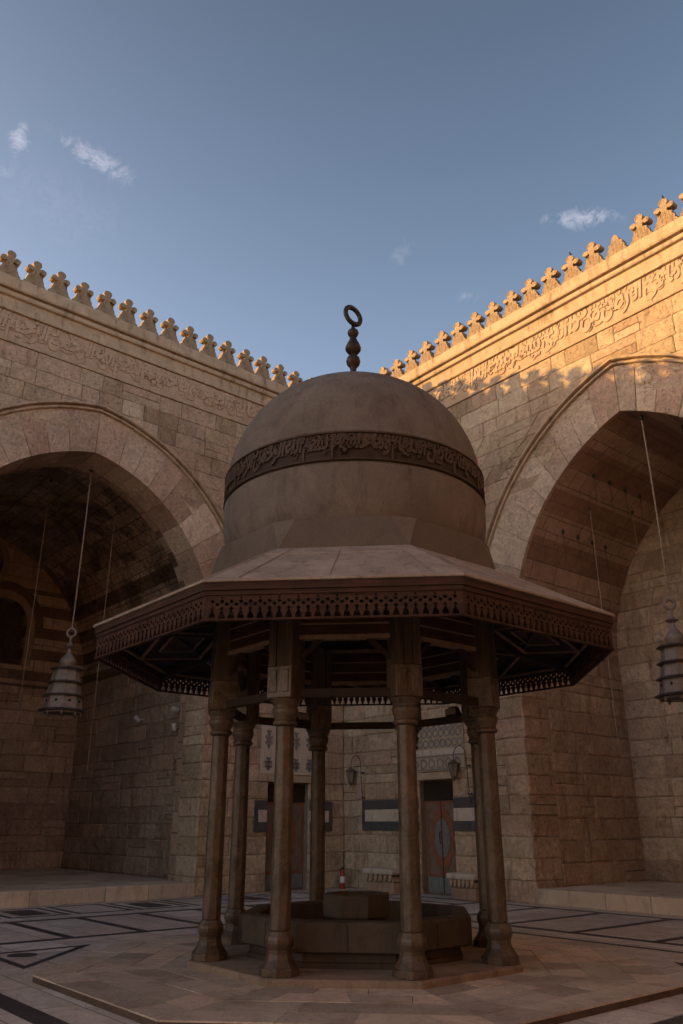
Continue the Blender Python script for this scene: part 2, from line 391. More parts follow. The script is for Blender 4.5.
def lettering(txt, extrude, bold):
    if txt in _LC: return _LC[txt]
    c = bpy.data.curves.new('lettering', 'FONT'); c.body = shape(txt); c.size = 1; c.resolution_u = 2
    c.extrude = extrude; c.offset = bold; c.space_word = .55; c.space_character = .93
    o = bpy.data.objects.new('lettering', c); COL.objects.link(o)
    dg = bpy.context.evaluated_depsgraph_get(); dg.update()
    me = bpy.data.meshes.new_from_object(o.evaluated_get(dg))
    bpy.data.objects.remove(o); bpy.data.curves.remove(c)
    b_ = bmesh.new(); b_.from_mesh(me); bmesh.ops.remove_doubles(b_, verts=b_.verts, dist=1e-5); seen = set(); rn = random.Random(len(txt))
    for v in b_.verts:
        if v in seen: continue
        st = [v]; seen.add(v); k_ = rn.uniform(.82, 1.18)
        while st:
            q_ = st.pop()
            q_.co.z *= k_
            for e_ in q_.link_edges:
                o_ = e_.other_vert(q_)
                if o_ not in seen: seen.add(o_); st.append(o_)
    b_.to_mesh(me); b_.free(); _LC[txt] = me
    return me
def script_band(segs, length, height, place, mat, name, parent, depth, seed=1):
    """rows of cursive relief wrapped by place(x along, y depth outwards, z up)"""
    rnd = random.Random(seed); bm = bmesh.new(); x = 0; k = 0
    while x < length:
        for rowi, (zo, sc) in enumerate(((-.04, 1.12), (.36, .92))):
            me = lettering(segs[(k+rowi) % len(segs)], .5, .03)
            xs = [v.co.x for v in me.vertices]; ys = [v.co.y for v in me.vertices]
            y0, y1 = min(ys), max(ys); xm = min(xs); w = max(xs)-xm
            s = height*sc/(y1-y0)*1.25; sx = s*(.50 if rowi == 0 else .58)
            b2 = bmesh.new(); b2.from_mesh(me)
            for v in b2.verts:
                xx = x+(v.co.x-xm)*sx+(v.co.y-y0)*s*.10; zz = height*zo+(v.co.y-y0)*s*.84
                v.co = (xx, v.co.z*2*depth*(1 if rowi == 0 else .8), zz)
            me2 = bpy.data.meshes.new('x'); b2.to_mesh(me2); b2.free(); bm.from_mesh(me2); bpy.data.meshes.remove(me2)
            w0 = w*sx if rowi == 0 else min(w0, w*sx)
        x += w0+.05; k += 1
    # scrolling stems behind the letters
    mb = MB(); q = 0
    while q < length:
        cx_, cz_ = q, height*(.5+.22*rnd.uniform(-1, 1)); R = height*rnd.uniform(.16, .3); a0 = rnd.uniform(0, 6.28)
        pts = [(cx_+R*(1-i/22)*cos(a0+i*.45), depth*.3, cz_+R*(1-i/22)*sin(a0+i*.45)) for i in range(18)]
        mb.tube(pts, [height*.025]*18, 5); q += height*.42
    me3 = bpy.data.meshes.new('y'); mb.bm.to_mesh(me3); mb.bm.free(); bm.from_mesh(me3); bpy.data.meshes.remove(me3)
    kill = [v for v in bm.verts if v.co.x > length or v.co.x < 0]
    bmesh.ops.delete(bm, geom=kill, context='VERTS')
    for v in bm.verts:
        z = min(max(v.co.z, height*.03), height*.97); v.co = place(v.co.x, v.co.y, z)
    off = parent.matrix_basis.translation if parent.parent is None else Vector((0,0,0))
    bmesh.ops.translate(bm, vec=-off, verts=bm.verts) if name == 'carved_inscription' else None
    bmesh.ops.recalc_face_normals(bm, faces=bm.faces)
    me = bpy.data.meshes.new(name); bm.to_mesh(me); bm.free(); me.materials.append(mat)
    o = bpy.data.objects.new(name, me); COL.objects.link(o); o.parent = parent
    return o

# ------------------------------------------------------------------ court walls
def arch_pt(c0, z0, off, rad, side, t):
    ph = t*acos(off/rad)
    return (c0+side*(-off+rad*cos(ph)), z0+rad*sin(ph))
def arch_curve(c0, z0, off, rad, n=24):
    L = [arch_pt(c0, z0, off, rad, -1, i/n) for i in range(n+1)]
    R = [arch_pt(c0, z0, off, rad, 1, i/n) for i in range(n, -1, -1)]
    return L+R[1:]
RING = 1.13
ML = Matrix(((0,-1,0,0),(-1,0,0,0),(0,0,1,0),(0,0,0,1)))       # (s,n,z) -> left wall
MR = IDM.copy()
MA = Matrix(((0,1,0,25.),(-1,0,0,0),(0,0,1,0),(0,0,0,1)))
MBk = Matrix(((1,0,0,0),(0,-1,0,-18.7),(0,0,1,0),(0,0,0,1)))

def stone_rows(rnd, z0, z1, h, fixed=()):
    zs = [z0]
    for q in list(fixed)+[z1]:
        n = max(1, round((q-zs[-1])/h)); a = zs[-1]
        for i in range(1, n): zs.append(a+(q-a)*i/n+rnd.uniform(-.035,.035))
        zs.append(q)
    return zs
def block_face(mb, rnd, spans, zs, L=.95, prot=.024, wild=1.0):
    """spans(z0,z1) -> list of ((ua0,ua1),(ub0,ub1)): start and end u at the bottom and top of a course"""
    for z0, z1 in zip(zs, zs[1:]):
        for (a0, a1), (b0, b1) in spans(z0, z1):
            w = min(b0, b1)-max(a0, a1)
            if w < .05: continue
            n = max(1, round(w/(L*rnd.uniform(.8, 1.2)))); cut = [0]
            for i in range(n): cut.append(cut[-1]+rnd.uniform(.55, 1.45))
            cut = [c/cut[-1] for c in cut]
            for i in range(n):
                parts = [(0, 1)]
                if rnd.random() < .10: parts = [(0, .5), (.5, 1)]
                for v0, v1 in parts:
                    def P(u, v):
                        v = v0+(v1-v0)*v; f = cut[i]+(cut[i+1]-cut[i])*u
                        lo = a0+(a1-a0)*v; hi = b0+(b1-b0)*v
                        return lo+(hi-lo)*f, z0+(z1-z0)*v
                    wd = (cut[i+1]-cut[i])*w
                    nx = max(3, min(7, int(wd/.16)+2)); nz = 5
                    base = -.048+rnd.uniform(0, prot); tone = rnd.random()
                    if rnd.random() < .05: base += .012*wild
                    chip = [(rnd.random(), rnd.random(), rnd.uniform(.02,.06)*wild) for _ in range(rnd.choice((0,0,1,2,3)))]
                    tx, tz = rnd.uniform(-.006,.006), rnd.uniform(-.006,.006)
                    g = []
                    us = [0, .035/max(wd,.1)]+[(k+1)/(nx-1) for k in range(nx-2)][:-1]+[1-.035/max(wd,.1), 1]; us = sorted(set(min(max(x,0),1) for x in us))
                    vs = [0, .09, .36, .66, .91, 1]
                    for v in vs:
                        row = []
                        for u in us:
                            x, z = P(u, v); edge = u in (0, 1) or v in (0, 1)
                            gx = (.004 if u == 0 else -.004 if u == 1 else 0); gz = (.004 if v == 0 else -.004 if v == 1 else 0)
                            d = base+rnd.uniform(-.003,.003)*wild+tx*(u-.5)+tz*(v-.5)
                            if edge: d += .007+abs(rnd.gauss(0, .011))*wild; gx *= rnd.uniform(.6, 2.2); gz *= rnd.uniform(.6, 2.2)
                            else: gx += rnd.uniform(-.006,.006); gz += rnd.uniform(-.006,.006)
                            for (cu, cv, cd) in chip:
                                dd = math.hypot((u-cu)*wd, (v-cv)*.45)
                                if dd < .16: d += cd*(1-dd/.16)
                            row.append((x+gx, min(d, -.003), z+gz))
                        g.append(row)
                    for r in range(len(g)-1):
                        for c in range(len(us)-1): mb.face([g[r][c], g[r][c+1], g[r+1][c+1], g[r+1][c]], tone)
                    rim = [g[0][c] for c in range(len(us))]+[g[r][-1] for r in range(1, len(g))]+[g[-1][c] for c in range(len(us)-2, -1, -1)]+[g[r][0] for r in range(len(g)-2, 0, -1)]
                    for k in range(len(rim)):
                        p, q_ = rim[k], rim[(k+1) % len(rim)]
                        mb.face([p, q_, (q_[0], .02, q_[2]), (p[0], .02, p[2])], tone)
def court_wall(M, s0, s1, ar, base, label, holes=(), detail=True, seed=1, thick=1.0, vd=.99):
    c0, z0, off, rad = ar; hw = rad-off
    w = thing('courtyard_wall', M @ Vector(base), label, 'wall')
    rnd = random.Random(seed)
    ext = [(x, z) for x, z in arch_curve(c0, z0, off, rad+RING)]
    outer = [(s0,0),(c0-hw,0),(c0-hw,z0)]+ext+[(c0+hw,z0),(c0+hw,0),(s1,0),(s1,12.9),(s0,12.9)]
    holes = [list(h) for h in holes]
    if holes:      # the seen part of the wall is faced with separate stones
        back = .05
        b = MB(); b.plate([outer]+holes, back, thick); b.build('wall_core', M_mortar, w, M)
        hx = [(min(p[0] for p in h), max(p[0] for p in h), max(p[1] for p in h)) for h in holes]
        rm = rad+.55
        def half(z):
            if z <= z0: return hw
            q = rm**2-(z-z0)**2
            return max(0., sqrt(q)-off) if q > 0 else 0.
        send = c0+hw+4.6
        def spans(za, zb):
            cuts = []
            for a, c, zt in hx:
                if za < zt-.01: cuts.append(((a, a), (c, c)))
            if za >= z0-.01: ha, hb = half(za), half(zb)
            else: ha = hb = hw
            if ha > 0 or hb > 0: cuts.append(((c0-ha, c0-hb), (c0+ha, c0+hb)))
            out_ = []; cur = (s0, s0)
            for a, c in sorted(cuts): out_.append((cur, a)); cur = c
            out_.append((cur, (send, send))); return out_
        fb = MB(); Mf = M @ Matrix.Translation((0, back, 0))
        zs = stone_rows(rnd, .0, 12.86, .465, (2.67, z0))
        block_face(fb, rnd, spans, [z for z in zs if z <= z0+.01], wild=1.5); block_face(fb, rnd, spans, [z for z in zs if z >= z0-.01], prot=.010, wild=.35); fb.build('wall_face', M_stones, w, Mf, weld=False)
        fb = MB(); sg = MB(); ex = 1.0
        # jamb of the opening nearest the corner
        jm = M @ Matrix(((0,-1,0,c0-hw),(1,0,0,0),(0,0,1,0),(0,0,0,1)))
        block_face(fb, rnd, lambda a, c: [((.012,.012),(ex,ex))], [z for z in zs if z <= z0+.01], wild=1.7); fb.build('jamb', M_stones, w, jm, weld=False)
        q = MB(); q.box(send, s1, -.0, back-.002, 0, 12.86); q.build('wall_face', M_wall, w, M)
    else:
        b = MB(); b.plate([outer], 0, thick); b.build('wall_face', M_wall, w, M)
    bk_ = MB(); e1 = arch_curve(c0, z0, off, rad+RING-.002); e0 = arch_curve(c0, z0, off, rad+.012)
    bk_.plate([e1+e0[::-1]], .03, max(.06, vd-.03)); bk_.build('arch_core', M_mortar, w, M)
    # voussoirs, one block after another
    v = MB(); n = 11
    for side in (-1, 1):
        cuts = [0]; 
        for i in range(n): cuts.append(cuts[-1]+rnd.uniform(.75, 1.3))
        cuts = [q/cuts[-1] for q in cuts]
        for i in range(n):
            g = .0009; ta, tb = cuts[i]+g, cuts[i+1]-g
            pa = [arch_pt(c0, z0, off, rad, side, ta+(tb-ta)*j/3) for j in range(4)]
            pb = [arch_pt(c0, z0, off, rad+RING-.004, side, ta+(tb-ta)*j/3) for j in range(3, -1, -1)]
            fr = rnd.uniform(-.004, .012)
            v.plate([pa+pb], fr, vd, tone=rnd.random())
    v.build('arch_voussoirs', M_block, w, M, bevel=.006)
    # double moulding round the arch
    mo = MB()
    prof = [(0,.10),(0,.05),(.025,.05),(.025,-.05),(.04,-.075),(.075,-.075),(.09,-.04),(.09,.05),(.135,.05),(.135,-.07),(.15,-.12),(.195,-.12),(.215,-.06),(.22,.05),(.225,.10)]
    for side in (-1, 1):
        rows = []
        for i in range(31):
            row = []
            for dr, nn in prof:
                x, z = arch_pt(c0, z0, off, rad+RING+dr, side, i/30); row.append((x, nn, z))
            rows.append(row)
        mo.sweep(prof, rows)
    mo.build('arch_moulding', M_trim, w, M)
    # bands and cornice
    def course(name, prof, mat):
        q = MB(); rows = []
        N = max(2, int((s1-s0)/.9))
        for i in range(N+1):
            s = s0+(s1-s0)*i/N; rows.append([(s, nn+rnd.uniform(-.004,.004), z+rnd.uniform(-.005,.005)) for nn, z in prof])
        q.sweep(prof, rows); return q.build(name, mat, w, M)
    course('frieze_panel', [(.04,12.94),(.04,13.74),(thick,13.74),(thick,12.94)], M_frieze)
    course('plain_band', [(.6,12.86),(-.022,12.865),(-.03,12.90),(-.006,12.94),(.05,12.943),(.6,12.943)], M_trim)
    course('cornice', [(.9,13.743),(-.012,13.743),(-.03,13.755),(-.03,13.79),(-.004,13.80),(-.004,14.12),(-.075,14.14),(-.09,14.17),(-.09,14.25),(-.07,14.27),(-.02,14.275),(-.02,14.315),
                       (-.13,14.32),(-.15,14.36),(-.15,14.62),(-.13,14.66),(.9,14.66)], M_trim)
    q = MB(); q.box(s0, s1, thick+.004, 7, 13.9, 14.2); q.build('roof_slab', M_trim, w, M)
    return w

ARL = (8.4, 6.2, .72, 4.44); ARR = (9.95, 5.7, 1.65, 5.15)
dL = (1.27, 2.62); dR = (2.98, 4.12)                  # door openings (s range)
def rect(a, b, z0, z1): return [(a,z0),(b,z0),(b,z1),(a,z1)]
WL = court_wall(ML, 0, 36, ARL, (8.4,0,0), 'shaded stone courtyard wall on the left with a pointed arch under a carved frieze', holes=[rect(dL[0], dL[1], .02, 2.67)], seed=3)  # far end lengthened out of view to block the low sun
WR = court_wall(MR, -1, 23.2, ARR, (9.95,0,0), 'stone courtyard wall on the right, golden sunlight across its top', holes=[rect(dR[0], dR[1], .02, 2.67)], seed=5, vd=.10)
WA = court_wall(MA, -1, 30, (8.4,6.2,.72,4.44), (8.4,0,0), 'stone courtyard wall standing behind the viewpoint opposite the shaded arch', seed=8)
#WB = court_wall(MBk, -1, 23.2, (9.95,5.7,1.65,5.15), (9.95,0,0), 'stone courtyard wall standing behind the viewpoint opposite the sunlit wall', seed=9)
script_band(VERSE, 18., .80, lambda x, y, z: Vector((.04+y*1.0-.04+.0, -(18.2-x), 12.94+z)) - Vector((.04,0,0)) + Vector((.0,0,0)), M_carve, 'carved_inscription', WL, .028, 2)
script_band([VERSE[1], VERSE[2], VERSE[0]], 18., .80, lambda x, y, z: Vector((.3+x, .04-y, 12.94+z)), M_carve, 'carved_inscription', WR, .024, 4)

# merlons
def merlon_mesh(rnd, broken=False, worn=0.0):
    half = [(.325,0),(.30,.07),(.262,.10),(.24,.20),(.205,.26),(.195,.36),(.13,.385),(.085,.415),(.075,.46)]
    lob = [(.178+.094*cos(a), .560+.088*sin(a)) for a in [radians(q) for q in (-150,-105,-60,-20,25,70,115,150)]]
    topl = [(.122*cos(a), .735+.120*sin(a)) for a in [radians(q) for q in (-50,-15,15,45,70,90)]]
    R = half+lob+[(.085,.635)]+topl
    if broken: R = half[:7]+[(.10,.50),(.04,.60),(.0,.63)]
    Lh = [(-x, z) for x, z in reversed(R[:-1])]
    pts = [(x*(1+rnd.uniform(-worn,worn))+rnd.uniform(-worn,worn)*.12, z*(1+rnd.uniform(-worn,worn)*.3)) for x, z in R+Lh]
    pts[0] = (.325,0); pts[-1] = (-.325,0)
    m = MB(); m.plate([pts], -.105, .105); return m
def put_merlons(W, M, s_list, seed, worn, brk=()):
    rnd = random.Random(seed); protos = []
    base = W.matrix_basis.translation
    R3 = M.to_3x3().to_4x4()
    for i, s in enumerate(s_list):
        key = 'b' if i in brk else rnd.randrange(7)
        hit = [p for k, p in protos if k == key]
        loc = M @ Vector((s, -.03, 14.655))
        if hit: o = hit[0].copy(); COL.objects.link(o); o.parent = W
        else:
            o = merlon_mesh(rnd, key == 'b', worn).build('merlon', M_merlon, None, R3, bevel=.012); o.parent = W; protos.append((key, o))
        o.location = loc-base; o.scale = (.95, .95, .91-rnd.random()*(.06 if worn > .02 else .02)); o.location.x += rnd.uniform(-.012,.012); o.location.y += rnd.uniform(-.012,.012)
        o.rotation_euler = (rnd.uniform(-.025,.025), rnd.uniform(-.025,.025), rnd.uniform(-.05,.05))
    return
put_merlons(WL, ML, [2.09+.655*k for k in range(-3, 51)], 1, .03)
put_merlons(WR, MR, [2.05+.652*k for k in range(-3, 32)], 2, .05, brk=(16,))
#put_merlons(WA, MA, [.5+.655*k for k in range(0, 27)], 3, .02)

# ------------------------------------------------------------------ doors and inlay on the two piers
def door(W, M, rng, lean, orange_side=True):
    a, b = rng; c = (a+b)/2; hw = (b-a)/2
    q = MB(); q.box(a-.05, b+.05, .22, .27, 0, 2.72); d = q.build('door', M_door, W, M)
    def sub(mb, name, mat):
        o = mb.build(name, mat, None, M); o.parent = d
        o.data.transform(Matrix.Translation(-W.matrix_basis.translation)); return o
    q = MB(); q.box(a+.0, b-.0, .18, .216, 2.18, 2.64); sub(q, 'recess_shadow_strip', M_woodd)  # dark strip painted for the deep shadow under the recess top
    q = MB()                                              # orange cusped ornament round the medallion
    def cusp(r1, r2, zc, k, amp): return [(c+(r1+amp*cos(k*t))*cos(t), zc+(r2+amp*cos(k*t))*sin(t)) for t in [2*pi*i/96 for i in range(96)]]
    outer = cusp(.40, .70, 1.30, 12, .03); inner = [(c+.27*cos(t), 1.3+.46*sin(t)) for t in [2*pi*i/48 for i in range(48)]]
    q.plate([outer, inner], .200, .217)
    for zc in (.52, 2.06): q.plate([[(c+.13*cos(t), zc+.10*sin(t)) for t in [2*pi*i/16 for i in range(16)]]], .202, .217)
    q.plate([rect(a+.04, b-.04, .42, 2.16), rect(a+.09, b-.09, .47, 2.11)], .204, .217); sub(q, 'orange_ornament', M_orange)
    q = MB(); q.plate([[(c+.262*cos(t), 1.3+.452*sin(t)) for t in [2*pi*i/48 for i in range(48)]]], .196, .217); sub(q, 'medallion', M_med)
    q = MB(); q.box(a+.04, b-.04, .20, .217, .06, .40); sub(q, 'lower_panel', M_teal)
    q = MB(); q.box(c-.012, c+.012, .185, .218, .05, 2.15); q.tube([(c-.02,.185,1.45),(c-.02,.13,1.42),(c-.02,.13,1.2),(c-.02,.185,1.17)], .014, 6); sub(q, 'leaf_gap_and_handle', M_iron)  # dark strip stands in for the gap between the leaves, plus handle
    q = MB(); q.box(a-.30, b+.30, -.012, .06, 2.685, 2.85); q.build('door_lintel', M_trim, W, M)
    return d
door(WL, ML, dL, 0); door(WR, MR, dR, 0)

def ablaq(W, M, a, b, z0, capside=None):
    for (za, zb, mat, nm) in ((z0, z0+.23, M_ablk, 'dark_marble_course'), (z0+.232, z0+.528, M_awht, 'white_marble_course'), (z0+.53, z0+.77, M_ablk, 'dark_marble_course')):
        q = MB(); q.box(a, b, -.014, .02, za, zb)
        if mat is M_awht and capside is not None:
            q = MB(); e = .12
            if capside < 0: q.box(a+e, b, -.014, .02, za, zb)
            else: q.box(a, b-e, -.014, .02, za, zb)
        q.build(nm, mat, W, M, bevel=.004)
    if capside is not None:
        q = MB(); e = .118
        q.box(a if capside < 0 else b-e, a+e if capside < 0 else b, -.013, .02, z0+.2, z0+.56); q.build('dark_marble_course', M_ablk, W, M)
ablaq(WR, MR, .77, dR[0]-.04, 1.46, -1); ablaq(WR, MR, dR[1]+.04, 5.15, 1.46)
ablaq(WL, ML, dL[1]+.04, 3.05, 1.44, 1); ablaq(WL, ML, .45, dL[0]-.04, 1.44, -1)
# inlaid ornament above the doors
def inlay(W, M, a, b, kind):
    q = MB(); q.box(a, b, -.010, .02, 2.88, 4.12); q.build('ornament_ground', M_awht if kind == 'L' else M_trim, W, M)
    q = MB()
    if kind == 'L':
        n = 4
        for i in range(n):
            c = a+(b-a)*(i+.5)/n
            for zc, h in ((3.12, .19), (3.75, .28)):
                for (dx, dz, rr) in ((0, .55, .055), (0, -.55, .055), (0, 0, .07), (.085, .25, .04), (-.085, .25, .04), (.085, -.28, .04), (-.085, -.28, .04), (.05, .8, .03), (-.05, .8, .03)):
                    q.plate([[(c+dx+rr*cos(t), zc+dz*h+rr*1.25*sin(t)) for t in [2*pi*k/10 for k in range(10)]]], -.016, .0)
                q.box(c-.012, c+.012, -.0155, 0, zc-h*.9, zc+h*.9)
    else:
        for j, zc in enumerate((3.06, 3.55, 3.80, 4.0)):
            n = 9 if j else 6
            for i in range(n):
                c = a+(b-a)*(i+.5+.25*(j % 2))/(n+.3); R = .10 if j else .12
                o_ = [(c+R*cos(t)*(1+.16*cos(3*t)), zc+R*1.1*sin(t)) for t in [2*pi*k/20 for k in range(20)]]
                i_ = [(c+(x-c)*.62, zc+(z-zc)*.62) for x, z in o_]
                q.plate([o_, i_], -.016-.0012*(i % 2), .0)
        q.box(a, b, -.0185, 0, 2.90, 2.93); q.box(a, b, -.0185, 0, 3.22, 3.25)
    q.build('inlaid_ornament', M_inlay, W, M)
    if kind == 'R':
        q = MB(); q.box(a, b, -.022, .02, 3.27, 3.41); q.build('white_marble_course', M_awht, W, M)
inlay(WL, ML, 1.05, 2.9, 'L'); inlay(WR, MR, 2.75, 4.6, 'R')

# ------------------------------------------------------------------ iwans
def arch_loop(c, z0, hw, zs, off, n=14):
    """pointed opening from z0 with springline zs"""
    return [(c-hw,z0)]+[p for p in arch_curve(c, zs, off, hw+off, n)]+[(c+hw,z0)]
def iwan(M, ar, depth, n0, mw, mv, label, windows, grow=0., nv=None):
    nv = nv or n0
    c0, z0, off, rad = ar; hw = rad-off+grow
    w = thing('vaulted_iwan', M @ Vector((c0, n0, 0)), label, 'vaulted hall')
    rr = rad+grow
    for side in (-1, 1):
        q = MB(); x0, x1 = sorted((c0+side*hw, c0+side*(hw+.6)))
        q.box(x0, x1, n0+.002, depth, 0, z0); q.build('side_wall', mw, w, M)
    q = MB(); N = 40
    cur = arch_curve(c0, z0, off, rr, N); out = arch_curve(c0, z0, off, rr+.5, N); D = max(2, int(depth-n0)*2)
    al = [0]
    for i in range(1, len(cur)): al.append(al[-1]+math.dist(cur[i], cur[i-1]))
    tot = al[-1]
    for i in range(len(cur)-1):
        va, vb = (al[i], al[i+1]) if i < len(cur)//2 else (tot-al[i], tot-al[i+1])
        (xa, za), (xb, zb) = cur[i], cur[i+1]
        q.face([(xa,nv+.002,za),(xb,nv+.002,zb),(xb,depth,zb),(xa,depth,za)], uv=[(nv,va),(nv,vb),(depth,vb),(depth,va)])
        (xc, zc), (xd, zd) = out[i], out[i+1]
        q.face([(xc,nv+.002,zc),(xc,depth,zc),(xd,depth,zd),(xd,nv+.002,zd)])
        q.face([(xa,nv+.002,za),(xc,nv+.002,zc),(xd,nv+.002,zd),(xb,nv+.002,zb)])
    q.build('vault', mv, w, M, weld=False)
    rnd = random.Random(int(c0*10))
    if depth > 4.2:
        ms = M_stonesL if windows else M_stonesR
        fb = MB(); jm = M @ Matrix(((0,-1,0,c0-hw),(1,0,0,0),(0,0,1,0),(0,0,0,1)))
        zs = stone_rows(rnd, .3, z0, .47)
        block_face(fb, rnd, lambda a, c: [((n0+.006+(.11 if windows else 0),)*2,(depth-.005,)*2)], zs, L=1.05, wild=1.7); fb.build('side_wall_stones', ms, w, jm, weld=False)
        fb = MB(); top = z0+3.5 if not windows else z0-.3
        zt = z0+rr-.02
        def hwz(z):
            if z <= z0: return hw+.15
            q_ = (rr+.2)**2-(z-z0)**2; return max(0., sqrt(max(q_, 0))-off)
        zs = stone_rows(rnd, .3, z0-.05, .47)
        if not windows: zs = zs+stone_rows(rnd, z0-.05, zt-.3, .47)[1:]
        block_face(fb, rnd, lambda a, c: [((c0-hwz(a), c0-hwz(c)), (c0+hwz(a), c0+hwz(c)))], zs, L=1.05, wild=1.7)
        fb.build('back_wall_stones', ms, w, M @ Matrix.Translation((0, depth, 0)), weld=False)
    loop = arch_loop(c0, 0, hw+.3, z0, off)
    q = MB(); q.plate([loop]+[wd for wd in windows], depth+.002, depth+.6); q.build('back_wall', mw, w, M)
    return w
cL = 8.4
WC = (7.3, 9.5); OZ = 9.95; OR = .86
def wloop(c, hw, z0_=6.62): return arch_loop(c, z0_, hw, 8.0, .0, 10)
winL = [wloop(c, .85) for c in WC]+[[(cL+OR*cos(t), OZ+OR*sin(t)) for t in [2*pi*i/28 for i in range(28)]]]
IL = iwan(ML, ARL, 9.3, 1.25, M_iwanL, M_vaultL, 'deep dark iwan behind the left arch, striped walls and crumbling vault', winL, grow=.44)
IR = iwan(MR, ARR, 4.45, 1.002, M_iwanR, M_vaultR, 'shallow brown iwan with banded vault behind the right arch', [], grow=.0, nv=.10)
iwan(MA, (8.4,6.2,.72,4.44), 4, 1.002, M_iwanR, M_vaultR, 'iwan recess in the wall behind the viewpoint opposite the dark iwan', [], 0)
#iwan(MBk, (9.95,5.7,1.65,5.15), 4, 1.002, M_iwanR, M_vaultR, 'iwan recess in the wall behind the viewpoint opposite the banded vault', [], 0)
# soffit ring left iwan (arch thickness beyond the wall) with a roll edge
q = MB()
for side in (-1, 1):
    rows = []
    for i in range(41):
        rows.append([(arch_pt(ARL[0], ARL[1], ARL[2], ARL[3]+dr, side, i/40)[0], nn, arch_pt(ARL[0], ARL[1], ARL[2], ARL[3]+dr, side, i/40)[1]) for dr, nn in ((0,1.002),(0,1.25),(.04,1.33),(.10,1.36),(.60,1.36),(.60,1.002))])
    q.sweep(None, rows)
    x0, x1 = sorted((ARL[0]+side*(ARL[3]-ARL[2]), ARL[0]+side*(ARL[3]-ARL[2]+.5))); q.box(x0, x1, 1.002, 1.35, 0, ARL[1]-.002)
q.build('arch_rib', M_iwanL, IL, ML)
# window of the left iwan: surrounds, and dark sheets painted as the void behind
def winring(name, loopo, loopi, mat, n0, n1): 
    q = MB(); q.plate([loopo, loopi], n0, n1); q.build(name, mat, IL, ML)
M_sur_d = stone('dark_surround', (.10,.065,.05), (.15,.095,.075)); M_sur_l = stone('light_surround', (.22,.17,.13), (.29,.22,.17))
circ = lambda r, z: [(cL+r*cos(t), z+r*sin(t)) for t in [2*pi*i/28 for i in range(28)]]
for i, c in enumerate(WC):
    winring('window_surround', wloop(c, 1.12, 6.63), wloop(c, .86, 6.61), M_sur_l, 9.26-.004*i, 9.31)
    winring('window_surround', arch_loop(c, 8.0, 1.42, 8.01, .0, 10), arch_loop(c, 7.99, 1.125, 8.0, .0, 10), M_sur_d, 9.272-.004*i, 9.31)
    q = MB(); q.plate([wloop(c, .86, 6.6)], 9.62, 9.66); wn = q.build('window', M_void, IL, ML)
    q = MB()
    for k in range(-3, 4): q.box(c+k*.24-.012, c+k*.24+.012, 9.52, 9.545, 6.64, 8.8-abs(k)*.12)
    for z in (6.95,7.3,7.65,8.0,8.35): q.box(c-.84, c+.84, 9.55, 9.57, z-.012, z+.012)
    g_ = q.build('window_grille', M_iron, None, ML); g_.data.transform(Matrix.Translation(-IL.matrix_basis.translation)); g_.parent = wn
winring('window_surround', circ(OR+.22, OZ), circ(OR+.01, OZ), M_sur_l, 9.262, 9.31)
q = MB(); q.plate([circ(OR+.01, OZ)], 9.62, 9.66); q.build('window', M_void, IL, ML)
q = MB(); q.box(4.2, 12.6, 9.2, 9.31, 5.93, 6.0); q.box(4.16, 4.26, 1.4, 9.3, 6.15, 6.22); q.build('string_course', M_sur_d, IL, ML)

# raised iwan platforms with a kerb of stone blocks
def platform(M, c0, hw, depth, label, seed, h=.31):
    w = thing('iwan_platform', M @ Vector((c0, 0, 0)), label, 'platform')
    rnd = random.Random(seed); q = MB(); s = c0-hw
    while s < c0+hw-.01:
        L = min(rnd.uniform(1.0, 1.9), c0+hw-s)
        if c0+hw-s-L < .4: L = c0+hw-s
        q.box(s+.004, s+L-.004, rnd.uniform(-.012,.006), .42, 0, h+rnd.uniform(-.004,.004), tone=rnd.random()); s += L
    q.build('kerb', M_plat, w, M, bevel=.018)
    q = MB()
    n = .425
    while n < depth-.02:
        d = min(.75, depth-n); s = c0-hw-(.3 if n > 1.3 else 0); e = c0+hw+(.3 if n > 1.3 else 0)
        while s < e-.01:
            L = min(rnd.uniform(.7, 1.3), e-s); q.box(s+.003, s+L-.003, n+.003, n+d-.003, .0, h-.006+rnd.uniform(-.002,.002), tone=rnd.random()); s += L
        n += d
    q.build('paving', M_plat, w, M)
    return w
platform(ML, 8.4, 3.72, 9.3, 'low stone platform filling the floor of the dark striped left iwan', 4)
platform(MR, 9.95, 3.50, 4.45, 'low stone platform filling the floor of the brown right iwan', 6)

# ------------------------------------------------------------------ floor
g = MB(); g.face([(-160,-160,0),(160,-160,0),(160,160,0),(-160,160,0)]); tag(g.build('courtyard_floor', M_floor), kind='structure')
KC = (10.09, -8.305)
q = MB(); Z = .004
def ln(x0, y0, x1, y1): q.box(x0, x1, y0, y1, -.02, Z)
def band_x(x, y0, y1, w=.17): ln(x-w/2, min(y0,y1), x+w/2, max(y0,y1))
def band_y(y, x0, x1, w=.17): ln(min(x0,x1), y-w/2, max(x0,x1), y+w/2)
cx, cy = KC
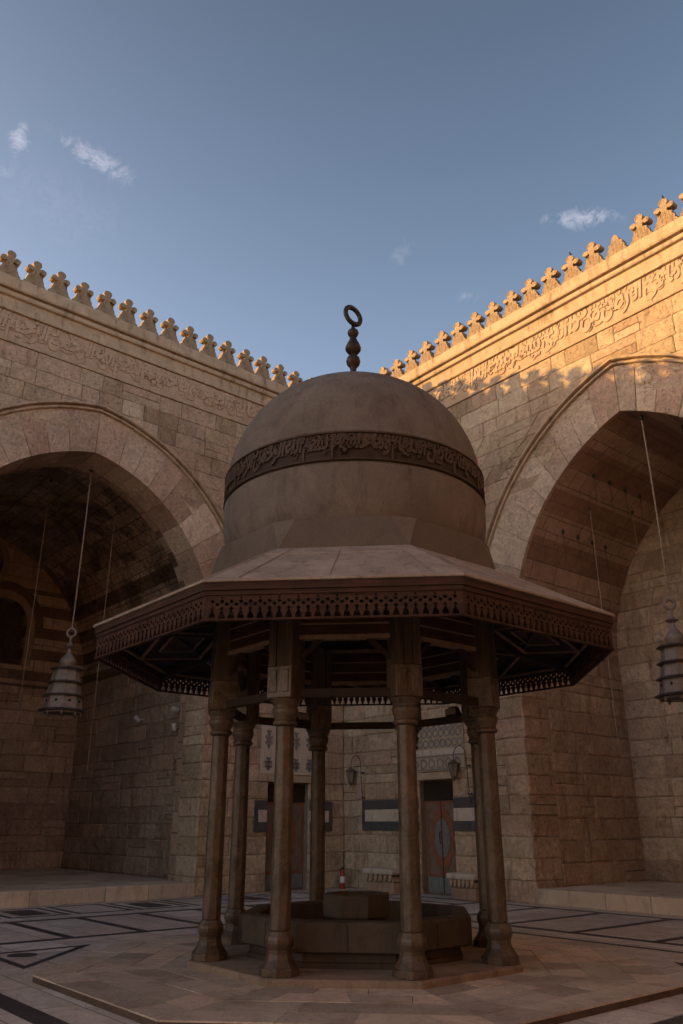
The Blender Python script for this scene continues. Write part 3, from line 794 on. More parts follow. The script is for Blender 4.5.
# frame round the octagon and the triangles at its corners
for sx in (-1, 1):
    for sy in (-1, 1):
        P = lambda a, b: (cx+sx*a, cy+sy*b)
        p1, p2 = P(3.86, 1.86), P(2.50, 3.22)
        pts = [(3.86,3.22),(3.86,1.70),(2.34,3.22)]; inn = [(3.76,3.12),(3.76,1.94),(2.58,3.12)]
        for i in range(3):
            a, b = pts[i], pts[(i+1)%3]; c, d = inn[i], inn[(i+1)%3]
            f = [(*P(*a),Z),(*P(*b),Z),(*P(*d),Z),(*P(*c),Z)]
            q.face(f)
        cc = P(3.47, 2.83); q.lathe([(.19,-.01),(.19,Z)], 24, cc)
for sy in (-1, 1):
    yb = cy+sy*4.05
    band_y(yb, cx-3.2 if sy > 0 else cx-1.35, cx+3.4, .24 if sy < 0 else .10)
for xb in (cx-4.74, cx-7.45, cx+4.05, cx+4.74): band_x(xb, -16.5, -.45)
for yb, xr in ((cy+4.74, (5.6, 20)), (cy+7.83, (2.7, 20)), (cy-4.74, (5.6, 14.0))): band_y(yb, *xr)
# bars across the broad strips
k = -14.9
while k < -.6:
    band_y(k, 2.71, 5.285, .16); k += 1.24
k = 5.5
while k < 20: 
    if k > 5.55: band_x(k, -3.50, -.54, .15)
    k += 1.45
def nest(x0, x1, y0, y1, core):
    w = .10
    ln(x0, y0, x1, y0+w); ln(x0, y1-w, x1, y1); ln(x0, y0+w, x0+w, y1-w); ln(x1-w, y0+w, x1, y1-w)
    m = .30
    if core: ln(x0+m, y0+m, x1-m, y1-m)
k = -15.0; i = 0
while k < -1.9:
    nest(.28, 2.0, k, k+1.18, i % 2 == 0); k += 1.32; i += 1
# bottom-left dark corner patch beyond the frame
ln(8.96, -13.6, 12.6, -12.95) ; ln(14.45, -9.2, 15.0, -6.6)
q.build('marble_inlay', M_dark); tag(bpy.data.objects['marble_inlay'], kind='structure')

# ------------------------------------------------------------------ octagonal stone platform round the fountain
def octp(R, a): return (R*cos(a), R*sin(a))
PF = thing('octagonal_platform', (cx, cy, 0), 'low octagonal platform of worn pale slabs under the domed fountain', 'platform')
V8 = [radians(22.5+45*k) for k in range(8)]
rnd = random.Random(12)
ap = 3.743*cos(pi/8)
q = MB(); q.lathe([(3.735, 0), (3.735, .058)], 8, a0=pi/8); q.build('platform_bed', M_edge, PF)
sl = MB()
rows = [ap, ap-.42, ap-.86, ap-1.25, ap-1.62]
for k in range(8):
    A = radians(45*k); ux, uy = cos(A), sin(A); tx, ty = -uy, ux
    for r in range(len(rows)-1):
        ra, rb = rows[r]-.004, rows[r+1]+.004
        ha, hb = ra*math.tan(pi/8), rb*math.tan(pi/8)
        cuts = [-1.]; n = 4-r if r < 3 else 2
        while cuts[-1] < 1: cuts.append(cuts[-1]+rnd.uniform(.35, .8))
        cuts[-1] = 1.
        if len(cuts) > 2 and cuts[-1]-cuts[-2] < .15: cuts.pop(-2)
        for i in range(len(cuts)-1):
            sk = rnd.uniform(-.12, .12) if 0 < i+1 < len(cuts)-1 else 0
            a0, a1 = cuts[i], cuts[i+1]
            if i: a0i = a0+skp
            else: a0i = a0
            a1i = a1+sk if i < len(cuts)-2 else a1; skp = sk
            gp = .003
            pts2 = [(ra, ha*a0+gp), (ra, ha*a1-gp), (rb, hb*a1i-gp), (rb, hb*a0i+gp)]
            zt = .072+rnd.uniform(-.002,.002)+(.0); tz = rnd.random()
            P4 = [(ux*r_+tx*t_, uy*r_+ty*t_) for r_, t_ in pts2]
            sl.hexa([(*p, .0585) for p in P4]+[(*p, zt) for p in P4], tz)
sl.build('paving_slabs', M_slab, PF)

# ------------------------------------------------------------------ the kiosk
K = thing('ablution_kiosk', (cx, cy, 0), 'domed octagonal ablution kiosk on marble columns in the middle of the courtyard', 'kiosk')
q = MB(); q.lathe([(2.07,.06),(2.07,.13),(2.05,.145),(.3,.145)], 8, a0=pi/8); q.build('plinth', M_plinth, K, bevel=.01)
RC = 1.8145
def octring(r, z): return (r, z)
def column_parts():
    # shaft: sixteen-sided, slightly tapered
    q = MB(); q.lathe([(.115,.56),(.115,.9),(.112,1.6),(.108,2.66)], 8, a0=pi/8)
    sh = q.build('column', M_colm, K, bevel=.012, auto=30)
    # base: square-ish block turning to an eight-sided bell
    q = MB()
    q.lathe([(.214,.146),(.214,.225)], 8, a0=pi/8)
    q.lathe([(.202,.2255),(.184,.25),(.150,.30),(.134,.345),(.134,.385),(.146,.415),(.156,.445),(.157,.475),(.150,.505),(.134,.53),(.119,.5595)], 8, a0=pi/8)
    b = q.build('base', M_colm, None, bevel=.006); b.parent = sh
    q = MB()
    q.lathe([(.112,2.661),(.142,2.672),(.148,2.695),(.140,2.715),(.122,2.725),(.132,2.755),(.152,2.80),(.158,2.84),(.142,2.875),(.150,2.90),(.172,2.93),(.180,2.965)], 12, a0=pi/12)
    q.box(-.158,.158,-.165,.165,2.966,3.335)
    for sy in (-1,1): q.box(-.168,.168,sy*.08-.05,sy*.08+.05,3.03,3.29)
    c = q.build('capital', M_colm, None, bevel=.012, auto=35); c.parent = sh
    # wooden post above, grooved on its outer face
    q = MB(); q.box(-.14,.14,-.055,.055,3.336,4.30)
    for sy in (-1,1): q.box(-.152,.15,sy*.112-.05,sy*.112+.05,3.3365,4.31)
    p = q.build('post', M_post, None, bevel=.006); p.parent = sh
    return sh
col0 = column_parts()
for k in range(8):
    c = col0 if k == 0 else copy_part(col0, K)
    c.location = (RC*cos(V8[k]), RC*sin(V8[k]), 0); c.rotation_euler = (0,0,V8[k])
# tie beams, architrave, struts between neighbouring posts
apc = RC*cos(pi/8); hs = RC*sin(pi/8)
q = MB(); q.box(apc-.045, apc+.045, -hs+.13, hs-.13, 2.985, 3.085); tb = q.build('tie_beam', M_woodd, K, bevel=.006)
q = MB(); q.box(apc-.03, apc+.03, -hs+.10, hs-.10, 3.70, 4.20); ar = q.build('architrave', M_wood, K)
q = MB()
for z in (3.66, 4.16): q.box(apc-.055, apc+.055, -hs+.09, hs-.09, z, z+.055)
for z in (3.84, 4.0): q.box(apc-.042, apc+.042, -hs+.09, hs-.09, z, z+.018)
am = q.build('architrave_moulding', M_woodl, None); am.parent = ar
bks = []
for sy in (-1, 1):
    q = MB(); q.bar((apc, sy*(hs-.14), 3.42), (apc, sy*(hs-.42), 3.68), .06, .07, (1,0,0)); bks.append(q.build('bracket', M_woodd, K))
for k in range(1, 8):
    for o in (tb, ar, *bks): copy_part(o, K).rotation_euler = (0,0,radians(45*k))
# eaves fascia: sawn boards with pierced ornament
EA = 3.457*cos(pi/8); EH = 3.457*sin(pi/8)
def fascia():
    loops = [[(-EH,3.547),(EH,3.547),(EH,3.862),(-EH,3.862)]]
    n = 26; cw = 2*(EH-.03)/n
    for i in range(n):
        c = -EH+.03+cw*(i+.5); w = cw*.5
        loops.append([(c-w*.74,3.572),(c+w*.74,3.572),(c+w*.60,3.61),(c+w*.22,3.648),(c+w*.20,3.662),(c+w*.50,3.674),(c,3.700),(c-w*.50,3.674),(c-w*.20,3.662),(c-w*.22,3.648),(c-w*.60,3.61)])
        c2 = c+w
        if i < n-1:
            loops.append([(c2+.021*cos(a), 3.722+.019*sin(a)) for a in [2*pi*j/8 for j in range(8)]])
        loops.append([(c+.017*cos(a)*(1.5 if j % 2 else 1), 3.752+.017*sin(a)*(1.3 if j % 2 else 1)) for j, a in enumerate([2*pi*j/8+pi/8 for j in range(8)])])
        if i % 2: loops.append([(c+.012*cos(a), 3.79+.012*sin(a)) for a in [2*pi*j/6 for j in range(6)]])
    q = MB(); q.plate(loops, -EA+.028, -EA)
    # plate lies in (x,z) at y=-EA: turn so that the outward side faces +x
    return q
q = fascia(); Rz = Matrix.Rotation(pi/2, 4, 'Z'); bmesh.ops.transform(q.bm, matrix=Rz, verts=q.bm.verts)
fp = q.build('fascia_panel', M_wood, K)
q = MB(); q.box(EA-.03, EA+.035, -EH-.012, EH+.012, 3.866, 3.945); q.box(EA-.02, EA+.018, -EH-.005, EH+.005, 3.815, 3.864); q.box(EA-.005,EA+.012,-EH,EH,3.549,3.566)
eb = q.build('eave_board', M_wood, None, bevel=.005); eb.parent = fp
q = MB()                                             # underside: planks, rafters, diamond frames
zi, zo = 4.28, 3.86; ri, ro = 1.72, EA-.04
q.hexa([(ri,-ri*.4142,zi),(ri,ri*.4142,zi),(ro,ro*.4142,zo),(ro,-ro*.4142,zo),(ri,-ri*.4142,zi+.02),(ri,ri*.4142,zi+.02),(ro,ro*.4142,zo+.02),(ro,-ro*.4142,zo+.02)])
so = q.build('soffit', M_woodd, K)
def sof(r, y, d=0.): return (r, y, zi+(zo-zi)*(r-ri)/(ro-ri)-.03-d)
q = MB()
q.bar(sof(2.45,-.98), sof(2.45,.98), .07, .07)
for y in (-.5, .5): q.bar(sof(ri+.1, y*.9), sof(2.42, y), .07, .08)
f1 = q.build('rafters', M_woodd, None); f1.parent = so
q = MB()
dm = [(2.42,-.85),(3.05,-.1),(2.42,.85),(1.95,.0)]
big = [(3.06, 0), (2.47, .92), (1.92, 0), (2.47, -.92)]
for i in range(4): q.bar(sof(*big[i], .06), sof(*big[(i+1) % 4], .06), .045, .025)
q.bar(sof(3.07,-1.2,.04), sof(3.07,1.2,.04), .045, .03); q.bar(sof(1.86,-.7,.04), sof(1.86,.7,.04), .05, .03)
sm = [(2.80, 0), (2.47, .50), (2.16, 0), (2.47, -.50)]
for i in range(4): q.bar(sof(*sm[i], .03), sof(*sm[(i+1) % 4], .03), .03, .02)
f2 = q.build('diamond_frame', M_woodl, None); f2.parent = so
for sy in (1,):
    q = MB(); q.face([sof(2.47+.28*dx, .44*dy, .012) for dx, dy in ((1,0),(0,1),(-1,0),(0,-1))])
    f3 = q.build('painted_panel', M_wood, None); f3.parent = so
q = MB(); hip = 1/cos(pi/8)
def hp(r, d): return (r*hip*cos(pi/8), r*hip*sin(pi/8), zi+(zo-zi)*(r-ri)/(ro-ri)-d)
q.bar(hp(ri+.02,.08), hp(ro-.02,.08), .09, .13); hr = q.build('hip_rafter', M_woodd, K)
for k in range(1, 8):
    for o in (fp, so, hr): copy_part(o, K).rotation_euler = (0,0,radians(45*k))
q = MB(); q.lathe([(1.95,4.285),(1.95,4.32)], 8, a0=pi/8)
for i in range(-4, 5): q.bar((i*.36,-1.6,4.25), (i*.36,1.6,4.25), .09, .07)
q.build('ceiling', M_woodd, K)
# roof covering
q = MB(); q.lathe([(3.25,4.02),(3.44,3.945),(3.52,3.950),(3.525,3.972),(2.42,4.565),(2.415,4.58),(2.09,4.745),(1.9,4.745),(1.9,4.70),(3.25,4.02)], 8, a0=pi/8, caps=False)
q.build('roof', M_roof, K, bevel=.006)
for a in V8:
    q = MB(); q.bar((3.51*cos(a),3.51*sin(a),3.978), (2.12*cos(a),2.12*sin(a),4.728), .03, .012); q.build('roof_seam', M_roof, K)
rnd = random.Random(31)
for k in range(8):
    A = radians(45*k); f = lambda r, t, z: (r*cos(A)-t*sin(A), r*sin(A)+t*cos(A), z)
    zr = lambda r: 3.972+(3.2565-r)*(4.745-3.972)/(3.2565-1.931)+.012
    for y in (-.75+rnd.uniform(-.1,.1), rnd.uniform(-.1,.1), .75+rnd.uniform(-.1,.1)):
        q = MB(); q.bar(f(3.22,y*1.25,zr(3.22)-.004), f(2.0,y*.78,zr(2.0)-.004), .010, .006); q.build('roof_lap', M_roof, K)
# drum: octagon broached to sixteen sides
q = MB(); zb, zt = 4.72, 5.15; Rb, Rt = 2.096, 1.965; ha = math.asin(.6/Rt)
bot = [(Rb*cos(a), Rb*sin(a), zb) for a in V8]
for k in range(8):
    A = radians(45*k); a0, a1 = A-ha, A+ha; a2 = A+radians(45)-ha
    t0, t1, t2 = [(Rt*cos(a), Rt*sin(a), zt) for a in (a0, a1, a2)]
    b0, b1 = bot[(k-1)%8], bot[k]
    q.face([b0, b1, t1, t0], .30); q.face([b1, t2, t1], .60)
    q.face([t0, t1, (1.7*cos(a1),1.7*sin(a1),zt+.03), (1.7*cos(a0),1.7*sin(a0),zt+.03)]); q.face([t1, t2, (1.7*cos(a2),1.7*sin(a2),zt+.03), (1.7*cos(a1),1.7*sin(a1),zt+.03)])
M_drum = stone('drum_plaster', (.10,.081,.066), (.155,.128,.105), scale=1.4, bump=.35, tone_amt=.4, dirt_amt=.35, dirt=(.5,.42,.36))
q.build('drum', M_drum, K)
prof = [(1.79,5.12),(1.81,5.17),(1.85,5.26),(1.885,5.37),(1.91,5.55),(1.918,5.75),(1.918,5.868),(1.90,5.885),(1.888,5.905),(1.888,6.315),(1.905,6.33),(1.905,6.345)]
for i in range(25):
    t = .19+(1-.19)*sin(i/24*pi/2); prof.append((max(.02, 1.9*(1-t**2.4)**.5), 6+2*t))
q = MB(); q.lathe(prof, 96); dome = q.build('dome', M_dome, K, auto=25)
q = MB(); q.lathe([(1.889,5.907),(1.901,5.907),(1.901,6.313),(1.889,6.313)], 96, caps=False); bd = q.build('inscription_band', M_band, None, auto=30); bd.parent = dome
q = MB()
for z in (5.915, 6.29): q.lathe([(1.902,z),(1.93,z+.004),(1.93,z+.016),(1.902,z+.02)], 96, caps=False)
q.build('band_rim', M_bandl, None).parent = dome
circm = 2*pi*1.905
o = script_band([VERSE[2], VERSE[0], VERSE[1]], circm, .36, lambda x, y, z: Vector(((1.902+max(y,-.005))*cos(2*pi*x/circm+.4), (1.902+max(y,-.005))*sin(2*pi*x/circm+.4), 5.932+z)), M_bandl, 'inscription_letters', K, .022, 7)
o.parent = dome
# finial
q = MB()
q.lathe([(.10,7.97),(.085,8.03),(.055,8.12),(.05,8.38),(.06,8.42),(.10,8.47),(.116,8.53),(.10,8.595),(.055,8.635),(.05,8.66),(.09,8.69),(.125,8.745),(.127,8.79),(.10,8.86),(.065,8.93),(.05,8.985),(.07,9.01),(.094,9.065),(.08,9.11),(.045,9.14),(.03,9.17),(.028,9.22)], 24)
fi = q.build('finial', M_fin, K, auto=50)
q = MB(); 
ax = Vector((cos(radians(-50+48))*1., sin(radians(-50+48)), .16)).normalized()
q.torus((0,0,0), .152, .039, ax, 36, 10)
for v in q.bm.verts: v.co.z *= 1.12
bmesh.ops.translate(q.bm, vec=(0,0,9.40), verts=q.bm.verts)
q.build('crescent_ring', M_fin, None, smooth=True).parent = fi

# basin
B = thing('fountain_basin', (cx, cy, .145), 'octagonal brown stone fountain basin standing between the kiosk columns', 'fountain')
def L0(o): o.location = (0,0,-.145); return o
q = MB(); q.lathe([(1.44,.300),(1.494,.315),(1.494,.59),(1.475,.615),(1.30,.618),(1.27,.60),(1.27,.27),(.05,.26)], 8, a0=pi/8, caps=False); L0(q.build('basin_wall', M_basin, B, bevel=.008))
q = MB(); q.lathe([(1.36,.146),(1.37,.20),(1.34,.21),(1.34,.30)], 8, a0=pi/8, caps=False); L0(q.build('basin_foot', M_basin, B))
q = MB()
for k in range(8):
    for y in (-.02,):
        A = radians(45*k); q.bar(((1.3805+.002)*cos(A), (1.3805+.002)*sin(A), .33), (1.3825*cos(A), 1.3825*sin(A), .575), .008, .006, (cos(A),sin(A),0))
L0(q.build('basin_joint', M_woodd, B))
q = MB(); q.lathe([(.36,.26),(.36,.50),(.41,.53),(.435,.56),(.435,.79),(.42,.805),(.33,.805),(.33,.70),(.05,.69)], 8, a0=pi/8, caps=False); L0(q.build('fountain_pedestal', M_basin, B, bevel=.006))
for a in (V8[3], V8[7]+0, V8[2], V8[6]):
    q = MB(); q.tube([(1.42*cos(a),1.42*sin(a),.36),(1.56*cos(a),1.56*sin(a),.335),(1.68*cos(a),1.68*sin(a),.20)], .018, 6)
    L0(q.build('drain_pipe', M_iron, B))

# ------------------------------------------------------------------ hanging lamps and chains
def wire(name, x, y, z0, z1, label, cat='chain', group=None, r=.014, hook=True, sag=0):
    t = thing(name, (x, y, z1), label, cat, group)
    q = MB(); n = 10
    q.tube([(sag*sin(i/n*pi), 0, z0-z1-(z0-z1)*i/n) for i in range(n+1)], r, 5); q.build('wire', M_rope, t)
    if hook:
        q = MB(); q.lathe([(.012,z0-z1-.08),(.035,z0-z1-.05),(.04,z0-z1),(.02,z0-z1+.03)], 8); q.build('hook', M_iron, t)
    return t
def hanging_lamp(x, y, zr, zc, label):
    t = thing('hanging_lamp', (x, y, zr-1.98), label, 'lamp', 'tiered brass lamps hanging in the arches')
    b = zr-(zr-1.98)
    def Z_(d): return b+d
    q = MB(); top = zc-(zr-1.98)
    nn = 2*int((top-Z_(.13))/.06); q.tube([(.02*sin(pi*i/nn), 0, Z_(.13)+(top-Z_(.13))*i/nn) for i in range(nn+1)], [.024 if i % 2 else .009 for i in range(nn+1)], 6); q.build('chain', M_rope, t)
    q = MB(); q.lathe([(.02,top-.10),(.06,top-.06),(.06,top),(.03,top+.03)], 10); q.build('hook', M_iron, t)
    q = MB(); q.torus((0,0,Z_(0)), .105, .033, (sin(radians(50)), -cos(radians(50)), 0), 24, 8); q.build('ring', M_lamp, t, smooth=True)
    q = MB(); q.lathe([(.03,Z_(-.12)),(.028,Z_(-.24)),(.10,Z_(-.325)),(.135,Z_(-.345)),(.12,Z_(-.36)),(.04,Z_(-.40)),(.05,Z_(-.50)),(.13,Z_(-.60)),(.19,Z_(-.68)),(.205,Z_(-.74)),(.18,Z_(-.80)),(.17,Z_(-.86)),(.26,Z_(-.89))], 24)
    q.build('neck', M_lamp, t, auto=50)
    q = MB()
    for (r0, r1, d0, d1) in ((.29,.34,-.935,-1.205), (.345,.40,-1.265,-1.52), (.41,.455,-1.58,-1.865)):
        q.lathe([(r0, Z_(d0)), (r1, Z_(d1))], 8, a0=pi/8)
        for k in range(8):
            a = pi/8+k*pi/4; q.bar((r0*cos(a),r0*sin(a),Z_(d0)), (r1*cos(a),r1*sin(a),Z_(d1)), .02, .02)
    q.build('lamp_body', M_lamp, t)
    q = MB()
    for k in range(8):
        a = k*pi/4
        for r_, d in ((.405,-1.69),): q.lathe([(.012,Z_(d)-.03),(.03,Z_(d)),(.012,Z_(d)+.03)], 6, c=(r_*cos(a), r_*sin(a)))
    q.build('pierced_hole', M_black, t)
    q = MB()
    for (r, d) in ((.40,-.90), (.44,-1.235), (.495,-1.55), (.57,-1.895)): q.lathe([(r-.12,Z_(d)+.035),(r-.02,Z_(d)+.012),(r,Z_(d)-.005),(r-.02,Z_(d)-.03),(r-.13,Z_(d)-.035)], 8, a0=pi/8)
    q.build('tier_plate', M_lampd, t)
    q = MB(); q.torus((0,0,Z_(-1.955)), .44, .018, (0,0,1), 24, 6)
    for k in range(8):
        a = pi/8+k*pi/4; q.lathe([(.012,Z_(-2.03)),(.035,Z_(-1.99)),(.03,Z_(-1.96)),(.015,Z_(-1.91))], 8, c=(.44*cos(a), .44*sin(a)))
    q.build('glass_holder', M_lamp, t)
    return t
def LW(s, n, z): return tuple(ML @ Vector((s, n, z)))
p = LW(8.06, 1.0, 0); hanging_lamp(p[0], p[1], 6.07, 10.55, 'tiered grey brass lamp hanging in the left arch beside the dark iwan')
hanging_lamp(10.27, .35, 5.95, 10.42, 'tiered grey brass lamp hanging in the right arch at the picture edge')
for (s, n, z0, z1, lb) in ((8.35, 3.2, 10.9, 3.6, 'thin lamp chain in the dark iwan, faint one just left of the tiered lamp'), (6.75, 2.2, 10.15, 2.9, 'thin lamp chain in the dark iwan between the tiered lamp and the kiosk eave'), (10.1, 2.0, 10.6, 5.4, 'thin lamp chain in the dark iwan at the left picture edge')):
    x, y, _ = LW(s, n, 0); wire('lamp_chain', x, y, z0, z1, lb, group='bare lamp chains', r=.008)
wire('lamp_chain', 10.75, 1.4, 10.3, 5.9, 'thin bare chain just right of the lamp chain under the banded vault', group='bare lamp chains', r=.008)
wire('lamp_chain', 7.95, 1.5, 9.15, 3.2, 'thin bare chain in the middle of the brown iwan side', group='bare lamp chains', r=.008)
wire('lamp_chain', 8.15, 3.2, 9.4, 3.0, 'thin bare chain near the inner corner of the brown iwan', group='bare lamp chains', r=.008)
# small iron hooks left in the banded vault (parts of that iwan)
c0, z0, off, rad = ARR
def vz(s): return z0+sqrt(rad**2-(abs(s-c0)+off)**2)
for (s, ns) in ((8.45, (1.05,1.75,2.45,3.15)), (7.35, (1.1,1.75,2.4,3.0)), (10.9, (.95,1.7,2.5))):
    for n in ns:
        q = MB(); q.lathe([(.012,vz(s)-.11),(.035,vz(s)-.08),(.04,vz(s)-.02),(.02,vz(s)+.03)], 8, c=(s, n)); q.tube([(s,n,vz(s)-.12),(s,n,vz(s)-.75)], .006, 4)
        q.build('vault_hook', M_iron, IR, MR.copy())

# ------------------------------------------------------------------ wall lanterns
def lantern(s, label, hook_dir, zt=3.5):
    t = thing('wall_lantern', (s, -.25, 2.2), label, 'lantern', 'wall lanterns on curved brackets')
    d = hook_dir; q = MB()
    pts = [(0,.18,-.1),(0,.14,.3),(0,.10,.9)]+[(d*.21*(1-cos(a)), .10, .95+.28*sin(a)) for a in [pi*i/12 for i in range(0, 13)]]+[(d*.42,.10,.90)]
    q.tube(pts, .012, 6); q.tube([(0,.24,.1),(0,.14,.1)], .03, 6); q.tube([(0,.24,.75),(0,.11,.75)], .03, 6); q.build('bracket_arm', M_bracket, t, smooth=True)
    q = MB(); cxx = d*.42
    q.lathe([(.02,.91),(.05,.89),(.15,.83),(.16,.81),(.13,.80)], 6, c=(cxx,.10)); q.lathe([(.075,.50),(.08,.52),(.03,.44),(.012,.40)], 6, c=(cxx,.10))
    for k in range(6):
        a = k*pi/3; q.bar((cxx+.13*cos(a),.10+.13*sin(a),.81), (cxx+.075*cos(a),.10+.075*sin(a),.51), .014, .014)
    q.build('lantern_frame', M_bracket, t)
    q = MB(); q.lathe([(.065,.52),(.118,.80)], 6, c=(cxx,.10)); q.build('lantern_glass', M_glass, t)
    return t
lantern(.88, 'dark iron lantern on a curved bracket near the courtyard corner left of the right door', -1)
lantern(4.78, 'dark iron lantern on a curved bracket right of the medallion door', -1)
# stone benches
def bench(s0, s1, label):
    t = thing('stone_bench', ((s0+s1)/2, -.28, 0), label, 'bench', 'stone benches flanking the medallion door')
    w = (s1-s0)/2; q = MB()
    q.box(-w, w, -.24, .26, .43, .56); q.build('seat', M_awht, t, bevel=.04)
    q = MB(); q.box(-w+.06, w-.06, -.14, .26, 0, .38); q.build('bench_base', M_wall, t, bevel=.01)
    q = MB(); n = 6
    for i in range(n):
        c = -w+.12+(2*w-.24)*i/(n-1); q.plate([[(c-.05,.43),(c+.05,.43),(c+.045,.33),(c,.26),(c-.045,.33)]], -.20, -.14)
    q.build('corbels', M_trim, t, bevel=.008)
    return t
bench(1.32, 2.45, 'stone bench with corbelled seat against the wall left of the medallion door')
bench(4.28, 5.15, 'worn stone bench with corbelled seat against the wall right of the medallion door')
# fire extinguisher in the corner
t = thing('fire_extinguisher', (.28, -.30, 0), 'red fire extinguisher standing in the far courtyard corner', 'extinguisher')
q = MB(); q.lathe([(.060,.0),(.068,.02),(.068,.36),(.055,.41),(.03,.46),(.025,.49)], 20); q.build('cylinder', M_red, t, auto=40)
q = MB(); q.lathe([(.0695,.15),(.0695,.31)], 20, caps=False); q.build('label_sticker', M_white, t)
q = MB(); q.box(-.025,.025,-.02,.02,.49,.53); q.bar((0,0,.53),(.11,.0,.57),.02,.012); q.bar((0,0,.51),(.10,0,.50),.02,.012); q.build('valve', M_black, t)
q = MB(); q.tube([(-.03,0,.51),(-.10,.01,.47),(-.12,.02,.32),(-.11,.02,.12)], .012, 6); q.tube([(-.11,.02,.14),(-.112,.02,.02)], [.014,.026], 8); q.build('hose', M_black, t)
# spotlights on the side wall of the dark iwan
ysw = -(8.4-3.72-.44)
def spot(x, z, label, tilt):
    t = thing('spotlight', (x, ysw-.0, z), label, 'spotlight', 'white spotlights on the dark iwan side wall')
    q = MB(); q.lathe([(.04,-.10),(.06,-.08),(.065,.10),(.05,.115)], 14); 
    bmesh.ops.rotate(q.bm, cent=(0,0,0), matrix=Matrix.Rotation(radians(tilt), 3, 'X'), verts=q.bm.verts); bmesh.ops.translate(q.bm, vec=(0,-.22,0), verts=q.bm.verts)
    q.build('lamp_housing', M_white, t, auto=40)
    q = MB(); q.box(-.04,.04,-.02,.0,-.06,.06); q.tube([(0,-.01,0),(0,-.22,0)], .015, 6); q.build('mount', M_white, t)
spot(-4.3, 4.55, 'short white spotlight on the dark iwan wall, deepest of three', 50)
spot(-2.0, 4.12, 'white cylinder spotlight on the dark iwan wall, lowest of three', 8)
spot(-2.0, 4.60, 'white round spotlight on the dark iwan wall above the white cylinder one', 80)
# floodlights lying on the kiosk's back tie beams
def flood(k, off, label):
    A = radians(45*k); x = cx+apc*cos(A)-off*sin(A); y = cy+apc*sin(A)+off*cos(A)
    t = thing('floodlight', (x, y, 3.087), label, 'floodlight', 'floodlights on the kiosk tie beams', rz=A)
    q = MB(); q.hexa([(-.05,-.12,0),(.07,-.12,0),(.07,.12,0),(-.05,.12,0),(-.02,-.07,.13),(.04,-.07,.13),(.04,.07,.13),(-.02,.07,.13)]); q.build('lamp_housing', M_black, t, bevel=.006)
    q = MB(); q.box(-.07,-.052,-.10,.10,.015,.10); q.build('lamp_glass', M_glass, t)
flood(2, -.25, 'black floodlight on the tie beam, seen left of the right rear column'); flood(4, -.35, 'black floodlight on the tie beam beside the left rear column')
# birds on the merlons
def bird(s, z, label):
    t = MB(); t.lathe([(.004,-.10),(.035,-.06),(.05,0),(.04,.06),(.012,.10)], 10)
    bmesh.ops.rotate(t.bm, cent=(0,0,0), matrix=Matrix.Rotation(radians(55), 3, 'X'), verts=t.bm.verts)
    t.lathe([(.003,.05),(.028,.07),(.03,.09),(.018,.115),(.003,.12)], 8, c=(0,-.05)); t.tube([(0,-.075,.09),(0,-.11,.085)], [.009,.002], 5)
    t.tube([(.01,0,-.04),(.012,0,-.11)], .004, 4); t.tube([(-.01,0,-.04),(-.012,0,-.11)], .004, 4); t.tube([(0,.05,-.05),(0,.15,-.10)], [.02,.008], 5)
    o = t.build('bird', plain('dark_feathers', (.05,.045,.04)), smooth=True); o.location = (s, -.03, z-.125); o.scale = (.6,.6,.6)
    tag(o, label, 'bird', 'birds on the sunlit merlons')
bird(9.22, 15.60, 'small dark bird perched on a sunlit merlon nearer the dome'); bird(11.83, 15.62, 'small dark bird perched on a sunlit merlon near the right picture edge')

# ------------------------------------------------------------------ camera
cam = bpy.data.cameras.new('camera'); co = bpy.data.objects.new('camera', cam); COL.objects.link(co); S.camera = co
cam.sensor_fit = 'VERTICAL'; cam.sensor_height = 36; cam.lens = 28.30; cam.clip_end = 2000
co.location = (18.53, -15.616, 1.6); co.rotation_euler = (radians(90+21.25), 0, radians(50.07))

# ------------------------------------------------------------------ light
EL, AZ = radians(13.8), atan2(-.69, -.72)      # azimuth measured from +Y towards +X
sd = Vector((sin(AZ)*cos(EL), cos(AZ)*cos(EL), sin(EL)))
sun = bpy.data.lights.new('sun', 'SUN'); sun.energy = 2.65; sun.angle = radians(.5); sun.color = (1.0, .545, .15)
so_ = bpy.data.objects.new('sun', sun); COL.objects.link(so_); so_.rotation_euler = sd.to_track_quat('Z', 'Y').to_euler(); so_.location = (0, 0, 40)
W = bpy.data.worlds.new('World'); S.world = W; W.use_nodes = True
t = NT(W.node_tree); bg = t.N['Background']
sky = t.N.new('ShaderNodeTexSky'); sky.sky_type = 'NISHITA'; sky.sun_disc = False; sky.sun_elevation = EL; sky.sun_rotation = AZ; sky.altitude = 100; sky.air_density = 1.0; sky.dust_density = 1.9; sky.ozone_density = 1.6
gen = t.N.new('ShaderNodeTexCoord').outputs['Generated']
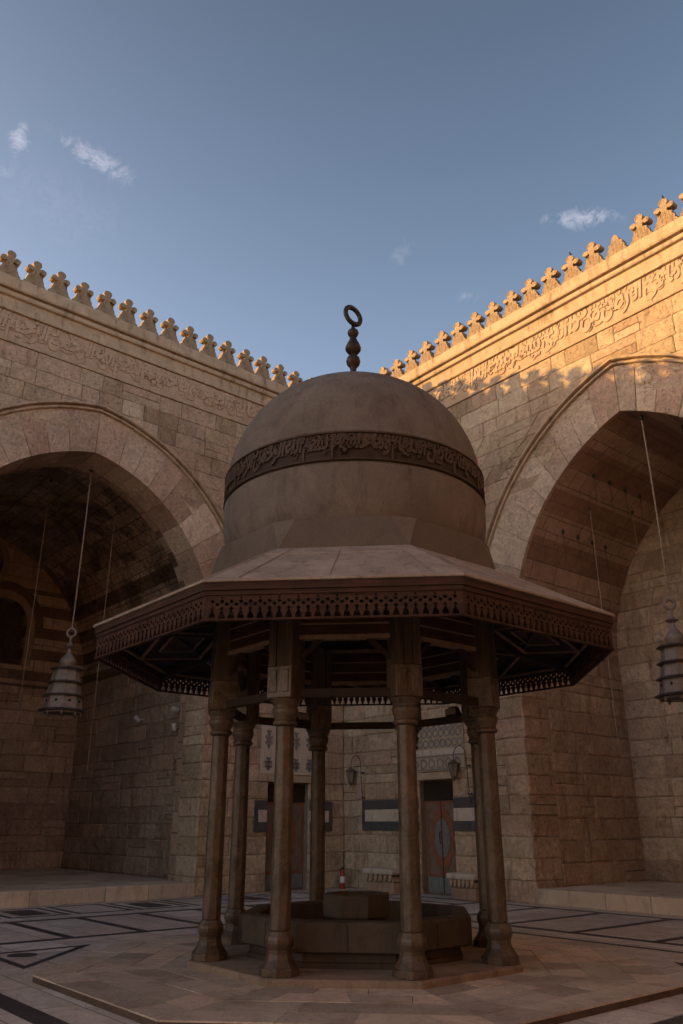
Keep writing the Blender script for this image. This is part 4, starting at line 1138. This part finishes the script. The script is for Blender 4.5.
# thin cloud wisps, fixed to directions of the sky
def sky_dir(px, py):
    f = 804.86; v = Vector(((px-341.5)/f, (512-py)/f, -1)).normalized()
    return co.rotation_euler.to_matrix() @ v
cm = None
wn = t.noise(gen, 38, 9, .7, 2.2); wn2 = t.noise(t.vm('ADD', gen, (3,1,2)), 70, 5, .6)
tex = t.m('ADD', t.m('MULTIPLY', wn, .75), t.m('MULTIPLY', wn2, .25))
for (px, py, rx, ry, ang, st) in ((19,138,20,12,70,.9), (97,160,50,13,-30,.75), (578,218,48,13,4,.9), (402,253,20,13,60,.25), (472,297,20,8,0,.35), (5,172,12,10,0,.3), (60,205,90,50,-30,.10)):
    d0 = sky_dir(px, py); e = sky_dir(px+1, py)-d0; e = (e-d0*e.dot(d0)).normalized(); n_ = e.cross(d0)
    ca, sa = cos(radians(ang)), sin(radians(ang)); a_ = e*ca+n_*sa; b_ = n_*ca-e*sa
    k = 804.86
    u_ = t.m('MULTIPLY', t.vm('DOT_PRODUCT', gen, tuple(a_)), k/rx); v_ = t.m('MULTIPLY', t.vm('DOT_PRODUCT', gen, tuple(b_)), k/ry)
    rr = t.m('SQRT', t.m('ADD', t.m('MULTIPLY', u_, u_), t.m('MULTIPLY', v_, v_)))
    fr = t.m('GREATER_THAN', t.vm('DOT_PRODUCT', gen, tuple(d0)), 0.)
    fall = t.mr(rr, 0., 1.35, 1., 0., True)
    msk = t.m('MULTIPLY', t.m('MULTIPLY', t.mr(t.m('ADD', tex, t.m('MULTIPLY', fall, .22)), .56, .82, 0, 1, True), fall), st)
    msk = t.m('MULTIPLY', msk, fr)
    cm = msk if cm is None else t.m('MAXIMUM', cm, msk)
skb = t.mix(1., sky.outputs[0], (1.14,.98,.89), 'MULTIPLY')
skb = t.mix(1., skb, t.grey(t.mr(t.sep(gen)[2],   .38, .92, 1.27, .52)), 'MULTIPLY')
skc = t.mix(t.m('MULTIPLY', cm, .42), skb, (4.2, 3.9, 4.3))
t.put(bg.inputs[0], skc); bg.inputs[1].default_value = .085
vs = S.view_settings; vs.view_transform = 'Standard'; vs.look = 'None'; vs.gamma = 1; vs.exposure = 1.65
S.cycles.use_denoising = True
S.cycles.max_bounces = 8; S.cycles.diffuse_bounces = 5
